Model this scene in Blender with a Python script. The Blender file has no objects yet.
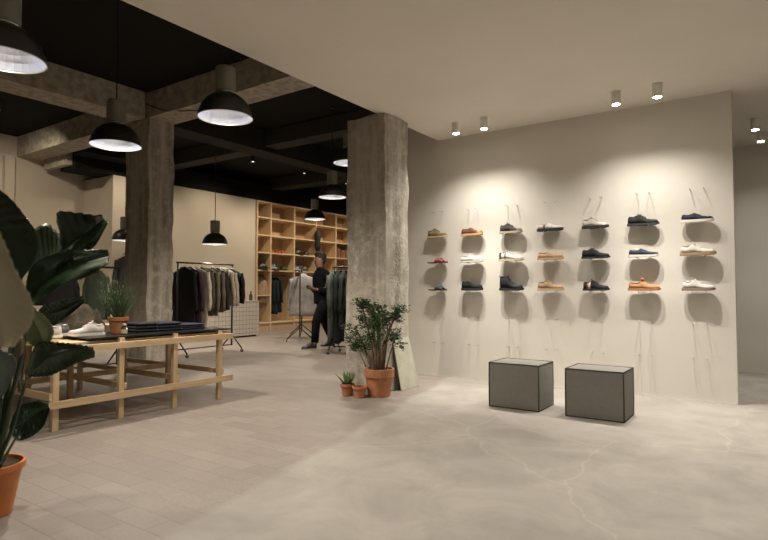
import bpy, math, random
from mathutils import Vector, Matrix, noise
random.seed(7)
col = bpy.context.scene.collection
S = bpy.context.scene
PI = math.pi

# ------------------------------------------------------------------ camera
F = 565.0; PITCH = math.atan(20/565.0); YAW = math.atan(390/565.0); H = 1.1
f0 = Vector((-math.sin(YAW), math.cos(YAW), 0)); RX = Vector((math.cos(YAW), math.sin(YAW), 0)); UP = Vector((0, 0, 1))
FW = f0*math.cos(PITCH) + UP*math.sin(PITCH); UU = -f0*math.sin(PITCH) + UP*math.cos(PITCH); CAM = Vector((0, 0, H))
cd = bpy.data.cameras.new('camera'); cam = bpy.data.objects.new('camera', cd); col.objects.link(cam)
cd.sensor_width = 36; cd.lens = F/768*36; cd.clip_start = 0.05; cd.clip_end = 100
cam.matrix_world = Matrix(((RX.x, UU.x, -FW.x, 0), (RX.y, UU.y, -FW.y, 0), (RX.z, UU.z, -FW.z, H), (0, 0, 0, 1)))
S.camera = cam
cd.dof.use_dof = True; cd.dof.focus_distance = 6.0; cd.dof.aperture_fstop = 3.2
def ray(x, y): return FW + RX*((x-384)/F) - UU*((y-270)/F)
def at(x, y, ax, v):
    d = ray(x, y); t = (v-CAM[ax])/d[ax]; return CAM + d*t
def dp(x, y, t): return CAM + ray(x, y)*t

# ------------------------------------------------------------------ materials
MATS = {}
def mat(name, c, rough=.7, metal=0., var=0., vs=6., bump=0., bs=40., spec=.5, c2=None, coat=0., detail=4.):
    if name in MATS: return MATS[name]
    m = bpy.data.materials.new(name); m.use_nodes = True; MATS[name] = m
    nt = m.node_tree; b = nt.nodes['Principled BSDF']
    b.inputs['Base Color'].default_value = (*c, 1); b.inputs['Roughness'].default_value = rough
    b.inputs['Metallic'].default_value = metal; b.inputs['Specular IOR Level'].default_value = spec
    b.inputs['Coat Weight'].default_value = coat
    tc = nt.nodes.new('ShaderNodeTexCoord')
    if var or c2:
        n = nt.nodes.new('ShaderNodeTexNoise'); n.inputs['Scale'].default_value = vs; n.inputs['Detail'].default_value = detail
        nt.links.new(tc.outputs['Object'], n.inputs['Vector'])
        r = nt.nodes.new('ShaderNodeValToRGB'); r.color_ramp.elements[0].position = .35; r.color_ramp.elements[1].position = .65
        if c2: a, z = c, c2
        else: a = tuple(max(0, k*(1-var)) for k in c); z = tuple(min(1, k*(1+var)) for k in c)
        r.color_ramp.elements[0].color = (*a, 1); r.color_ramp.elements[1].color = (*z, 1)
        nt.links.new(n.outputs['Fac'], r.inputs['Fac']); nt.links.new(r.outputs['Color'], b.inputs['Base Color'])
    if bump:
        n = nt.nodes.new('ShaderNodeTexNoise'); n.inputs['Scale'].default_value = bs; n.inputs['Detail'].default_value = 5
        nt.links.new(tc.outputs['Object'], n.inputs['Vector'])
        k = nt.nodes.new('ShaderNodeBump'); k.inputs['Strength'].default_value = bump; k.inputs['Distance'].default_value = .01
        nt.links.new(n.outputs['Fac'], k.inputs['Height']); nt.links.new(k.outputs['Normal'], b.inputs['Normal'])
    return m
def emis(name, c, s):
    m = bpy.data.materials.new(name); m.use_nodes = True; b = m.node_tree.nodes['Principled BSDF']
    b.inputs['Base Color'].default_value = (*c, 1)
    b.inputs['Emission Color'].default_value = (*c, 1); b.inputs['Emission Strength'].default_value = s; return m

def concrete_mat(name, c1, c2, c3, streak=1.):
    m = bpy.data.materials.new(name); m.use_nodes = True; nt = m.node_tree; N = nt.nodes; L = nt.links; b = N['Principled BSDF']
    b.inputs['Roughness'].default_value = .9; b.inputs['Specular IOR Level'].default_value = .2
    tc = N.new('ShaderNodeTexCoord')
    mp = N.new('ShaderNodeMapping'); mp.inputs['Scale'].default_value = (6, 6, .5 if streak else 6); L.new(tc.outputs['Object'], mp.inputs['Vector'])
    n1 = N.new('ShaderNodeTexNoise'); n1.inputs['Scale'].default_value = 1.6; n1.inputs['Detail'].default_value = 6; L.new(mp.outputs['Vector'], n1.inputs['Vector'])
    n2 = N.new('ShaderNodeTexNoise'); n2.inputs['Scale'].default_value = 9; n2.inputs['Detail'].default_value = 8; n2.inputs['Roughness'].default_value = .7; L.new(tc.outputs['Object'], n2.inputs['Vector'])
    r1 = N.new('ShaderNodeValToRGB'); e = r1.color_ramp.elements; e[0].position = .35; e[1].position = .65; e[0].color = (*c1, 1); e[1].color = (*c2, 1); L.new(n1.outputs['Fac'], r1.inputs['Fac'])
    r2 = N.new('ShaderNodeValToRGB'); e = r2.color_ramp.elements; e[0].position = .48; e[1].position = .72; e[0].color = (0, 0, 0, 1); e[1].color = (1, 1, 1, 1); L.new(n2.outputs['Fac'], r2.inputs['Fac'])
    mx = N.new('ShaderNodeMix'); mx.data_type = 'RGBA'; L.new(r2.outputs['Color'], mx.inputs['Factor']); L.new(r1.outputs['Color'], mx.inputs[6]); mx.inputs[7].default_value = (*c3, 1)
    L.new(mx.outputs[2], b.inputs['Base Color'])
    k = N.new('ShaderNodeBump'); k.inputs['Strength'].default_value = .7; k.inputs['Distance'].default_value = .02; L.new(n1.outputs['Fac'], k.inputs['Height'])
    k2 = N.new('ShaderNodeBump'); k2.inputs['Strength'].default_value = .9; k2.inputs['Distance'].default_value = .012
    n3 = N.new('ShaderNodeTexNoise'); n3.inputs['Scale'].default_value = 34; n3.inputs['Detail'].default_value = 6; L.new(tc.outputs['Object'], n3.inputs['Vector'])
    L.new(n3.outputs['Fac'], k2.inputs['Height']); L.new(k.outputs['Normal'], k2.inputs['Normal']); L.new(k2.outputs['Normal'], b.inputs['Normal'])
    return m
def wood_mat(name, c1, c2, axis=1, rough=.6):
    m = bpy.data.materials.new(name); m.use_nodes = True; nt = m.node_tree; N = nt.nodes; L = nt.links; b = N['Principled BSDF']
    b.inputs['Roughness'].default_value = rough
    tc = N.new('ShaderNodeTexCoord'); mp = N.new('ShaderNodeMapping'); sc = [22, 22, 22]; sc[axis] = 1.6; mp.inputs['Scale'].default_value = sc
    L.new(tc.outputs['Object'], mp.inputs['Vector']); n = N.new('ShaderNodeTexNoise'); n.inputs['Scale'].default_value = 1.5; n.inputs['Detail'].default_value = 5; L.new(mp.outputs['Vector'], n.inputs['Vector'])
    r = N.new('ShaderNodeValToRGB'); e = r.color_ramp.elements; e[0].position = .3; e[1].position = .7; e[0].color = (*c1, 1); e[1].color = (*c2, 1)
    L.new(n.outputs['Fac'], r.inputs['Fac']); L.new(r.outputs['Color'], b.inputs['Base Color']); return m

def floor_mat():
    m = bpy.data.materials.new('floor_finish'); m.use_nodes = True; nt = m.node_tree; N = nt.nodes; L = nt.links; b = N['Principled BSDF']
    tc = N.new('ShaderNodeTexCoord')
    # pavers
    br = N.new('ShaderNodeTexBrick'); br.inputs['Scale'].default_value = 1; br.inputs['Brick Width'].default_value = .30; br.inputs['Row Height'].default_value = .14
    br.inputs['Mortar Size'].default_value = .003; br.inputs['Mortar Smooth'].default_value = .3
    br.inputs['Color1'].default_value = (.215, .185, .165, 1); br.inputs['Color2'].default_value = (.285, .248, .22, 1); br.inputs['Mortar'].default_value = (.135, .117, .10, 1)
    L.new(tc.outputs['Object'], br.inputs['Vector'])
    # wear: mix joints away in patches
    nw = N.new('ShaderNodeTexNoise'); nw.inputs['Scale'].default_value = 1.7; nw.inputs['Detail'].default_value = 7; nw.inputs['Roughness'].default_value = .65; L.new(tc.outputs['Object'], nw.inputs['Vector'])
    rw = N.new('ShaderNodeValToRGB'); e = rw.color_ramp.elements; e[0].position = .36; e[1].position = .6; e[0].color = (.1, .1, .1, 1); e[1].color = (.7, .7, .7, 1); L.new(nw.outputs['Fac'], rw.inputs['Fac'])
    nf = N.new('ShaderNodeTexNoise'); nf.inputs['Scale'].default_value = 60; nf.inputs['Detail'].default_value = 3; L.new(tc.outputs['Object'], nf.inputs['Vector'])
    rf = N.new('ShaderNodeValToRGB'); e = rf.color_ramp.elements; e[0].position = .3; e[1].position = .7; e[0].color = (.21, .184, .162, 1); e[1].color = (.29, .255, .225, 1); L.new(nf.outputs['Fac'], rf.inputs['Fac'])
    mt = N.new('ShaderNodeMix'); mt.data_type = 'RGBA'; L.new(rw.outputs['Color'], mt.inputs['Factor']); L.new(br.outputs['Color'], mt.inputs[6]); L.new(rf.outputs['Color'], mt.inputs[7])
    # poured concrete
    nc = N.new('ShaderNodeTexNoise'); nc.inputs['Scale'].default_value = 2.2; nc.inputs['Detail'].default_value = 9; nc.inputs['Roughness'].default_value = .7; nc.inputs['Distortion'].default_value = .6; L.new(tc.outputs['Object'], nc.inputs['Vector'])
    rc = N.new('ShaderNodeValToRGB'); e = rc.color_ramp.elements; e[0].position = .3; e[1].position = .7; e[0].color = (.235, .218, .192, 1); e[1].color = (.36, .335, .298, 1); L.new(nc.outputs['Fac'], rc.inputs['Fac'])
    # thin hairline cracks
    vo = N.new('ShaderNodeTexVoronoi'); vo.feature = 'DISTANCE_TO_EDGE'; vo.inputs['Scale'].default_value = .55
    nd = N.new('ShaderNodeTexNoise'); nd.inputs['Scale'].default_value = 1.3; nd.inputs['Detail'].default_value = 5; L.new(tc.outputs['Object'], nd.inputs['Vector'])
    vm = N.new('ShaderNodeMix'); vm.data_type = 'VECTOR'; vm.inputs['Factor'].default_value = .35; L.new(tc.outputs['Object'], vm.inputs[4]); L.new(nd.outputs['Color'], vm.inputs[5]); L.new(vm.outputs[1], vo.inputs['Vector'])
    rv = N.new('ShaderNodeValToRGB'); e = rv.color_ramp.elements; e[0].position = .0; e[1].position = .0025; e[0].color = (1, 1, 1, 1); e[1].color = (0, 0, 0, 1); L.new(vo.outputs['Distance'], rv.inputs['Fac'])
    mk = N.new('ShaderNodeMath'); mk.operation = 'MULTIPLY'; mk.inputs[1].default_value = .17; L.new(rv.outputs['Color'], mk.inputs[0])
    mc = N.new('ShaderNodeMix'); mc.data_type = 'RGBA'; L.new(mk.outputs[0], mc.inputs['Factor']); L.new(rc.outputs['Color'], mc.inputs[6]); mc.inputs[7].default_value = (.62, .56, .48, 1)
    # boundary:  x + 3.98 - 0.237*... wobbling
    sx = N.new('ShaderNodeSeparateXYZ'); L.new(tc.outputs['Object'], sx.inputs[0])
    def math_(op, a, bb):
        q = N.new('ShaderNodeMath'); q.operation = op
        for i, v in enumerate((a, bb)):
            if isinstance(v, (int, float)): q.inputs[i].default_value = v
            else: L.new(v, q.inputs[i])
        return q.outputs[0]
    t = math_('ADD', sx.outputs['X'], math_('MULTIPLY', sx.outputs['Y'], .235))
    t = math_('ADD', t, 1.93)
    t = math_('ADD', t, math_('MULTIPLY', math_('SUBTRACT', nd.outputs['Fac'], .5), .3))
    t = math_('MULTIPLY', t, 14); cl = N.new('ShaderNodeClamp'); L.new(t, cl.inputs[0])
    mf = N.new('ShaderNodeMix'); mf.data_type = 'RGBA'; L.new(cl.outputs[0], mf.inputs['Factor']); L.new(mt.outputs[2], mf.inputs[6]); L.new(mc.outputs[2], mf.inputs[7])
    L.new(mf.outputs[2], b.inputs['Base Color'])
    b.inputs['Roughness'].default_value = .55; b.inputs['Specular IOR Level'].default_value = .35
    rr = N.new('ShaderNodeMapRange'); rr.inputs['To Min'].default_value = .42; rr.inputs['To Max'].default_value = .7; L.new(nc.outputs['Fac'], rr.inputs['Value']); L.new(rr.outputs[0], b.inputs['Roughness'])
    k = N.new('ShaderNodeBump'); k.inputs['Strength'].default_value = .25; k.inputs['Distance'].default_value = .01; L.new(nc.outputs['Fac'], k.inputs['Height']); L.new(k.outputs['Normal'], b.inputs['Normal'])
    return m

# ------------------------------------------------------------------ mesh builder
class MB:
    def __init__(s): s.v = []; s.f = []
    def add(s, vs, fs):
        o = len(s.v); s.v += [Vector(p) for p in vs]; s.f += [tuple(i+o for i in q) for q in fs]; return s
    def box(s, c, d, rz=0, rx=0, ry=0):
        M = Matrix.Rotation(rz, 3, 'Z') @ Matrix.Rotation(ry, 3, 'Y') @ Matrix.Rotation(rx, 3, 'X'); c = Vector(c)
        vs = [c + M @ Vector((x*d[0]/2, y*d[1]/2, z*d[2]/2)) for z in (-1, 1) for y in (-1, 1) for x in (-1, 1)]
        return s.add(vs, [(0, 2, 3, 1), (4, 5, 7, 6), (0, 1, 5, 4), (2, 6, 7, 3), (0, 4, 6, 2), (1, 3, 7, 5)])
    def bx(s, x0, x1, y0, y1, z0, z1): return s.box(((x0+x1)/2, (y0+y1)/2, (z0+z1)/2), (x1-x0, y1-y0, z1-z0))
    def tube(s, pts, r, n=8, cap=True):
        pts = [Vector(p) for p in pts]; rs = r if isinstance(r, (list, tuple)) else [r]*len(pts)
        vs = []; fs = []; prev = None
        for i, p in enumerate(pts):
            t = (pts[min(i+1, len(pts)-1)]-pts[max(i-1, 0)]).normalized()
            if prev is None:
                a = Vector((0, 0, 1)) if abs(t.z) < .9 else Vector((1, 0, 0)); u = t.cross(a).normalized()
            else: u = (prev - t*prev.dot(t)).normalized()
            prev = u; w = t.cross(u)
            for k in range(n): a = 2*PI*k/n; vs.append(p + (u*math.cos(a)+w*math.sin(a))*rs[i])
        for i in range(len(pts)-1):
            for k in range(n): fs.append((i*n+k, i*n+(k+1) % n, (i+1)*n+(k+1) % n, (i+1)*n+k))
        if cap: fs.append(tuple(range(n))[::-1]); fs.append(tuple(range((len(pts)-1)*n, len(pts)*n)))
        return s.add(vs, fs)
    def lathe(s, prof, n=32, c=(0, 0, 0)):
        vs = []; fs = []; c = Vector(c); m = len(prof)
        for (r, z) in prof:
            for k in range(n): a = 2*PI*k/n; vs.append(c+Vector((r*math.cos(a), r*math.sin(a), z)))
        for i in range(m-1):
            for k in range(n): fs.append((i*n+k, i*n+(k+1) % n, (i+1)*n+(k+1) % n, (i+1)*n+k))
        return s.add(vs, fs)
    def grid(s, rows, close=False, caps=False):
        n = len(rows[0]); vs = [p for r in rows for p in r]; fs = []
        for i in range(len(rows)-1):
            for k in range(n if close else n-1): fs.append((i*n+k, i*n+(k+1) % n, (i+1)*n+(k+1) % n, (i+1)*n+k))
        if caps: fs.append(tuple(range(n))[::-1]); fs.append(tuple(range((len(rows)-1)*n, len(rows)*n)))
        return s.add(vs, fs)
    def blob(s, c, r, n=10, m=7, M=None):
        vs = []; fs = []; c = Vector(c)
        for i in range(m+1):
            ph = PI*i/m
            for k in range(n):
                a = 2*PI*k/n; q = Vector((r[0]*math.sin(ph)*math.cos(a), r[1]*math.sin(ph)*math.sin(a), r[2]*math.cos(ph)))
                vs.append(c+(M @ q if M else q))
        for i in range(m):
            for k in range(n): fs.append((i*n+k, (i+1)*n+k, (i+1)*n+(k+1) % n, i*n+(k+1) % n))
        return s.add(vs, fs)
    def build(s, name, material, parent=None, smooth=False, bevel=0, solid=0, sub=0, loc=None, uv=None):
        me = bpy.data.meshes.new(name); me.from_pydata([tuple(p) for p in s.v], [], s.f); me.update()
        import bmesh
        bm = bmesh.new(); bm.from_mesh(me); bmesh.ops.remove_doubles(bm, verts=bm.verts, dist=1e-6)
        if not solid: bmesh.ops.recalc_face_normals(bm, faces=bm.faces)
        bm.to_mesh(me); bm.free()
        o = bpy.data.objects.new(name, me); col.objects.link(o); me.materials.append(material)
        if smooth:
            for p in me.polygons: p.use_smooth = True
        if solid:
            q = o.modifiers.new('solid', 'SOLIDIFY'); q.thickness = solid; q.offset = 0
        if bevel:
            q = o.modifiers.new('bevel', 'BEVEL'); q.width = bevel; q.segments = 2; q.limit_method = 'ANGLE'
        if sub:
            q = o.modifiers.new('sub', 'SUBSURF'); q.levels = sub; q.render_levels = sub
        if parent is not None: o.parent = parent
        if loc is not None: o.location = loc
        return o
def thing(name, label, cat, loc=(0, 0, 0), rz=0, group=None):
    o = bpy.data.objects.new(name, None); col.objects.link(o); o.location = loc; o.rotation_euler = (0, 0, rz); o.empty_display_size = .1
    return tag(o, label, cat, group)
def tag(o, label, cat, group=None):
    o['label'] = label; o['category'] = cat
    if group: o['group'] = group
    return o
def struct(name, mb, m, **k):
    o = mb.build(name, m, **k); o['kind'] = 'structure'; return o
def copy_tree(o, parent=None):
    c = o.copy(); col.objects.link(c); c.parent = parent
    for ch in list(o.children): copy_tree(ch, c)
    return c

# ------------------------------------------------------------------ palette
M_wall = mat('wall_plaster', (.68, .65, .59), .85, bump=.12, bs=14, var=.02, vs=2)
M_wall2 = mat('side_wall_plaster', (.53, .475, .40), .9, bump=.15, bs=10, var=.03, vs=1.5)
M_ceil = mat('ceiling_plaster', (.80, .75, .67), .9, bump=.1, bs=5, var=.02, vs=1.5)
M_black = mat('black_ceiling_paint', (.013, .013, .012), .9, bump=.4, bs=4, spec=.15)
M_dark = mat('dark_beam_paint', (.03, .028, .025), .9, bump=.3, bs=8, spec=.2)
M_grey = mat('grey_beam_paint', (.05, .048, .043), .9, bump=.3, bs=8, spec=.2)
M_conc = concrete_mat('raw_concrete', (.27, .25, .21), (.47, .44, .375), (.56, .53, .46))
M_concb = concrete_mat('beam_concrete', (.29, .265, .22), (.46, .425, .36), (.54, .50, .43), 0)
M_floor = floor_mat()
M_pine = wood_mat('pine_y', (.56, .42, .25), (.72, .56, .36), 1)
M_pinex = wood_mat('pine_x', (.56, .42, .25), (.72, .56, .36), 0)
M_pinez = wood_mat('pine_z', (.56, .42, .25), (.72, .56, .36), 2)
M_ply = wood_mat('plywood', (.42, .29, .19), (.52, .37, .25), 2)
M_shelf = wood_mat('shelf_wood', (.55, .40, .25), (.68, .51, .33), 1)
M_blackmetal = mat('black_metal', (.02, .02, .02), .4, .3)
M_whitemetal = mat('white_enamel', (.86, .83, .77), .5)
M_peg = mat('peg_metal', (.50, .46, .40), .35, .8)
M_terra = mat('terracotta', (.42, .18, .09), .8, var=.15, vs=12, bump=.2, bs=50)
M_orange = mat('orange_plastic_pot', (.62, .20, .05), .45, var=.06, vs=10)
M_soil = mat('soil', (.05, .032, .02), 1, bump=1, bs=60)

# ------------------------------------------------------------------ shell
ZC = 3.045; ZB = 4.15; YW = 6.405; XE = -3.57
struct('floor', MB().bx(-12.5, 3.6, -3.1, 16.2, -.1, 0), M_floor)
struct('ceiling', MB().bx(XE, 3.6, -3.1, 9.3, ZC, ZC+.3).bx(XE, 3.6, -3.1, 9.3, ZC+.31, ZB+.1), M_ceil)
struct('ceiling_dark', MB().bx(-12.5, XE-.001, -3.1, 16.2, ZB, ZB+.1), M_black)
struct('wall_display', MB().bx(-4.12, -.307, YW, YW+.16, 0, ZC).bx(-4.12, XE-.002, YW, YW+.16, ZC, ZB), M_wall)
struct('wall_far_right', MB().bx(-4.12, 3.6, 9.0, 9.15, 0, ZC), M_wall)
struct('wall_passage', MB().bx(-4.12, -3.96, YW+.161, 9.0, 0, ZC).bx(-4.12, XE-.002, YW+.161, 9.15, ZC, ZB), M_wall)
struct('wall_right', MB().bx(3.5, 3.6, -3.1, 9.0, 0, ZC), M_wall)
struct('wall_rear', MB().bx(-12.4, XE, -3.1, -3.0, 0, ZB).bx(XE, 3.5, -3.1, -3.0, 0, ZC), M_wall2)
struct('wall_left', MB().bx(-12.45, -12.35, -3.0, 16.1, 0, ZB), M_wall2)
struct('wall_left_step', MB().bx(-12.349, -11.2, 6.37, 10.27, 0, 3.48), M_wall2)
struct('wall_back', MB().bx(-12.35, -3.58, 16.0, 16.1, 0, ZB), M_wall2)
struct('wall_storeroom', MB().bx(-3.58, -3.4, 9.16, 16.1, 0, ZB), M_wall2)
struct('trim_1', MB().bx(-12.349, -12.25, 4.55, 4.97, 0, 3.75), M_wall2, bevel=.01)
struct('baseboard_display', MB().bx(-3.9, -.315, YW-.004, YW, 0, .012), M_wall)

def rough_box(x0, x1, y0, y1, z0, z1, amp=.012, cell=.07):
    """a cast member with chipped, uneven faces"""
    mb = MB()
    def face(o, u, v, nu, nv):
        rows = []
        for i in range(nu+1):
            row = []
            for j in range(nv+1):
                p = Vector(o)+Vector(u)*(i/nu)+Vector(v)*(j/nv)
                d = noise.noise_vector(p*3.0)*amp + noise.noise_vector(Vector((p.x*9, p.y*9, p.z*1.2)))*amp*.6
                row.append(p+d)
            rows.append(row)
        mb.grid(rows)
    nx = max(2, int((x1-x0)/cell)); ny = max(2, int((y1-y0)/cell)); nz = max(2, int((z1-z0)/cell)); dx = (x1-x0, 0, 0); dy = (0, y1-y0, 0); dz = (0, 0, z1-z0)
    face((x0, y0, z0), dx, dz, nx, nz); face((x0, y1, z0), dx, dz, nx, nz); face((x0, y0, z0), dy, dz, ny, nz); face((x1, y0, z0), dy, dz, ny, nz)
    face((x0, y0, z0), dx, dy, nx, ny); face((x0, y0, z1), dx, dy, nx, ny)
    return mb
tag(rough_box(-3.985, -3.46, 5.03, 5.495, 0, 3.035, .022, .05).build('concrete_pillar', M_conc, smooth=False), 'raw board-marked concrete pillar beside the shoe wall with a leafy pot plant at its foot', 'pillar')
tag(rough_box(-8.47, -7.85, 5.03, 5.47, 0, 3.74, .020, .06).build('concrete_pillar', M_conc, smooth=False), 'raw concrete pillar behind the wooden table carrying the crossing concrete beams', 'pillar')
struct('trim_3', rough_box(-8.42, -7.92, -3, 5.0, 3.75, 4.16, .006, .15), M_concb)
struct('trim_4', rough_box(-12.34, -3.6, 5.03, 5.47, 3.75, 4.16, .006, .15), M_concb)
struct('trim_5', MB().bx(-8.4, -7.95, 5.5, 15.9, 3.75, 4.14), M_dark)
struct('trim_6', MB().bx(-12.0, -3.6, 7.5, 7.85, 3.84, 4.13), M_grey)
struct('trim_7', MB().bx(-11.8, -11.19, 5.6, 15.9, 3.485, 3.9), M_black)
struct('trim_8', MB().bx(-12.0, -3.6, 10.8, 11.2, 3.84, 4.12), M_dark)
struct('trim_9', MB().bx(-11.1, -10.7, 5.5, 7.4, 3.72, 4.12), M_black)
struct('trim_10', MB().bx(-12.2, -11.3, 5.48, 5.59, 3.55, 3.95), M_concb)

# cables
mb = MB(); pts = [Vector((-8.30, 4.4, 4.13)), Vector((-8.05, 4.9, 4.1)), Vector((-7.9, 5.02, 3.96)), Vector((-7.5, 5.01, 3.8)), Vector((-7.1, 5.1, 3.735)), Vector((-6.7, 5.3, 3.735))]
tag(mb.tube(pts, .008, 6).build('electric_cable', M_blackmetal, smooth=True), 'thin black cable looping down where the concrete beams cross', 'cable')
mb = MB(); p = [Vector((-12.22, 4.75, 3.7)), Vector((-12.22, 4.756, 2.9)), Vector((-12.22, 4.76, 2.5)), Vector((-12.22, 4.76, 2.05)), Vector((-12.22, 4.76, .002))]
mb.tube(p, .018, 8); o = mb.build('conduit', mat('conduit', (.35, .32, .27), .6), smooth=True); tag(o, 'thin grey conduit running down the wall strip at the far left', 'conduit')

# ------------------------------------------------------------------ ceiling spots
M_lens = emis('spot_lens', (1, .9, .72), 30)
WARM = (1.0, .925, .83)
def spotlight(x, y, label, power=55, tilt=(0, 0), group=None, blend=1.0, cone=124):
    t = thing('ceiling_spotlight', label, 'spotlight', (x, y, ZC), 0, group)
    MB().lathe([(0, 0), (.052, 0), (.052, -.008), (.0, -.008)], 24).build('mounting_plate', M_whitemetal, t, smooth=False)
    MB().lathe([(0, -.009), (.043, -.009), (.043, -.125), (.035, -.125), (.034, -.112)], 28).build('housing', M_whitemetal, t, smooth=False)
    MB().lathe([(0, -.120), (.0335, -.120), (.0335, -.128), (0, -.128)], 24).build('lens', M_lens, t)
    l = bpy.data.lights.new('spot', 'SPOT'); l.energy = power; l.color = WARM; l.spot_size = math.radians(cone); l.spot_blend = blend; l.shadow_soft_size = .005
    o = bpy.data.objects.new('spot', l); col.objects.link(o); o.location = (x, y, ZC-.13)
    l2 = bpy.data.lights.new('spot_beam', 'SPOT'); l2.energy = power*2.2; l2.color = WARM; l2.spot_size = math.radians(62); l2.spot_blend = 1; l2.shadow_soft_size = .005
    o2 = bpy.data.objects.new('spot_beam', l2); col.objects.link(o2); o2.location = (x, y, ZC-.13)
    return t
spotlight(-3.013, 5.842, 'leftmost white cylinder ceiling spotlight, nearest the concrete pillar')
spotlight(-2.664, 5.851, 'white cylinder ceiling spotlight just right of the leftmost one')
spotlight(-1.241, 5.812, 'left one of the white ceiling spotlight pair over the right half of the wall')
spotlight(-.872, 5.804, 'right one of the white ceiling spotlight pair over the right half of the wall')
spotlight(-.141, 7.637, 'white ceiling spotlight in the passage at the right edge, nearer of two', 30)
spotlight(-.10, 8.28, 'white ceiling spotlight in the passage at the right edge, farther of two', 22)
spotlight(-.18, 3.95, 'white ceiling spotlight just above the top right edge of the picture', 50)
for (x, y, e) in [(.9, 4.35, 30), (.6, 5.83, 40), (-2.6, 2.3, 34), (-1.0, 2.3, 34), (1.3, 2.0, 34), (-1.8, -.6, 30), (.8, -.8, 30)]:
    spotlight(x, y, 'white cylinder ceiling spotlight outside the picture', e, group='spotlights outside the picture')

M_bspot = mat('black_spot_housing', (.02, .02, .02), .5)
def dark_spot(x, y, e, label, aim, group=None):
    t = thing('ceiling_spotlight', label, 'spotlight', (x, y, ZB), 0, group)
    MB().lathe([(0, 0), (.05, 0), (.05, -.01), (0, -.01)], 20).build('mounting_plate', M_bspot, t)
    MB().lathe([(0, -.011), (.045, -.011), (.045, -.14), (.036, -.14), (.034, -.12)], 24).build('housing', M_bspot, t)
    MB().lathe([(0, -.122), (.033, -.122), (.033, -.126), (0, -.126)], 20).build('lens', M_lens, t)
    l = bpy.data.lights.new('spot', 'SPOT'); l.energy = e; l.color = (1, .84, .62); l.spot_size = math.radians(110); l.spot_blend = .8; l.shadow_soft_size = .03
    o = bpy.data.objects.new('spot', l); col.objects.link(o); o.location = (x, y, ZB-.15); o.rotation_euler = (Vector(aim)-Vector((x, y, ZB-.15))).to_track_quat('-Z', 'Y').to_euler()
for (x, y) in [(-9.6, 10.4), (-9.6, 12.1), (-9.6, 13.8)]:
    dark_spot(x, y, 110, 'small black ceiling spotlight aimed at the wooden shelf wall', (-11.0, y, .9), 'black spotlights along the shelf wall')
for (x, y) in [(-9.9, 6.6), (-9.7, 8.8)]:  # added lamps, no known fixture here: they brighten the plain left wall
    dark_spot(x, y, 75, 'added small black ceiling spotlight brightening the plain left wall', (-11.3, y, 1.0), 'added black spotlights along the plain wall')
dark_spot(-10.3, 3.9, 75, 'added black ceiling spotlight left of the table, brightening the wall behind the big plant', (-12.2, 5.6, 1.5))  # added lamp, lifts the wall and its step behind the plant
dark_spot(-10.6, 1.5, 60, 'added black ceiling spotlight outside the picture, brightening the far left wall', (-12.2, 3.0, 1.3))  # added unseen lamp, extra light for the far left wall

# ------------------------------------------------------------------ pendant lamps
M_dome = mat('lamp_dome_black', (.035, .037, .03), .38, .2)
M_hous = mat('lamp_housing', (.27, .26, .22), .5, .3, var=.08)
M_refl = mat('lamp_reflector', (.78, .84, 1.0), .3, .85)
M_chrome = mat('chrome', (.7, .7, .7), .2, 1)
M_bulb = emis('bulb', (1, .85, .66), 26)
def pendant(x, y, z, label, power=70, top=ZB, proto=[None]):
    if proto[0] is None:
        t = thing('pendant_lamp', label, 'lamp', (x, y, z), 0, 'industrial pendant lamps')
        R = .24
        prof = [(R+.006, -.004), (R+.003, .010), (.231, .055), (.212, .105), (.178, .152), (.130, .190), (.095, .206), (.080, .210)]
        MB().lathe(prof, 48).build('dome_shade', M_dome, t, smooth=True)
        MB().lathe([(R-.001, .000), (R-.005, .01), (.224, .055), (.205, .102), (.171, .147), (.125, .182), (.06, .196), (0, .196)], 30).build('reflector', M_refl, t)
        MB().lathe([(R+.006, -.004), (R+.008, -.008), (R-.002, -.008), (R-.001, .0)], 48).build('rim', mat('rim', (.6, .6, .6), .3, .8), t, smooth=True)
        MB().lathe([(.080, .210), (.088, .213), (.088, .226), (.07, .228), (0, .228)], 32).build('collar', M_chrome, t, smooth=True)
        MB().lathe([(0, .229), (.086, .229), (.092, .238), (.092, .44), (.084, .455), (0, .458)], 32).build('housing', M_hous, t, smooth=False)
        MB().blob((0, 0, .135), (.035, .035, .05)).build('bulb', M_bulb, t, smooth=True)
        proto[0] = t; t.scale = (.94, .94, .94)
    else:
        t = proto[0].copy(); col.objects.link(t); t.location = (x, y, z); t['label'] = label
        for ch in proto[0].children:
            if ch.name.startswith('cord') or ch.name.startswith('ceiling_rose'): continue
            c = ch.copy(); col.objects.link(c); c.parent = t
    tz = (top-z)/.94
    MB().tube([(0, 0, .455), (.004, 0, .7), (0, 0, tz-.03)], .007, 6).build('cord', M_blackmetal, t)
    MB().lathe([(0, tz), (.045, tz), (.04, tz-.03), (0, tz-.03)], 20).build('ceiling_rose', M_blackmetal, t)
    l = bpy.data.lights.new('pendant_light', 'SPOT'); l.energy = power; l.color = (1, .87, .72); l.shadow_soft_size = .05; l.spot_size = math.radians(158); l.spot_blend = .6
    o = bpy.data.objects.new('pendant_light', l); col.objects.link(o); o.location = (x, y, z+.07)
    return t
pendant(-3.84, 1.48, 2.51, 'large black dome pendant lamp cut off by the top left corner', 42)
pendant(-5.17, 2.96, 2.49, 'black dome pendant lamp on a cord just left of the concrete pillar by the table', 150)
pendant(-3.84, 3.17, 2.58, 'black dome pendant lamp in front of the beam next to the pale ceiling edge', 60)
pendant(-8.48, 6.79, 1.95, 'black dome pendant lamp hanging low on a long cord above the left clothes rack', 95)
pendant(-5.99, 7.17, 2.64, 'black dome pendant lamp nearest the left side of the pillar with the pot plant', 95)
pendant(-8.22, 9.25, 2.65, 'small distant black dome pendant lamp in front of the wooden shelf wall', 110)
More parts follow.
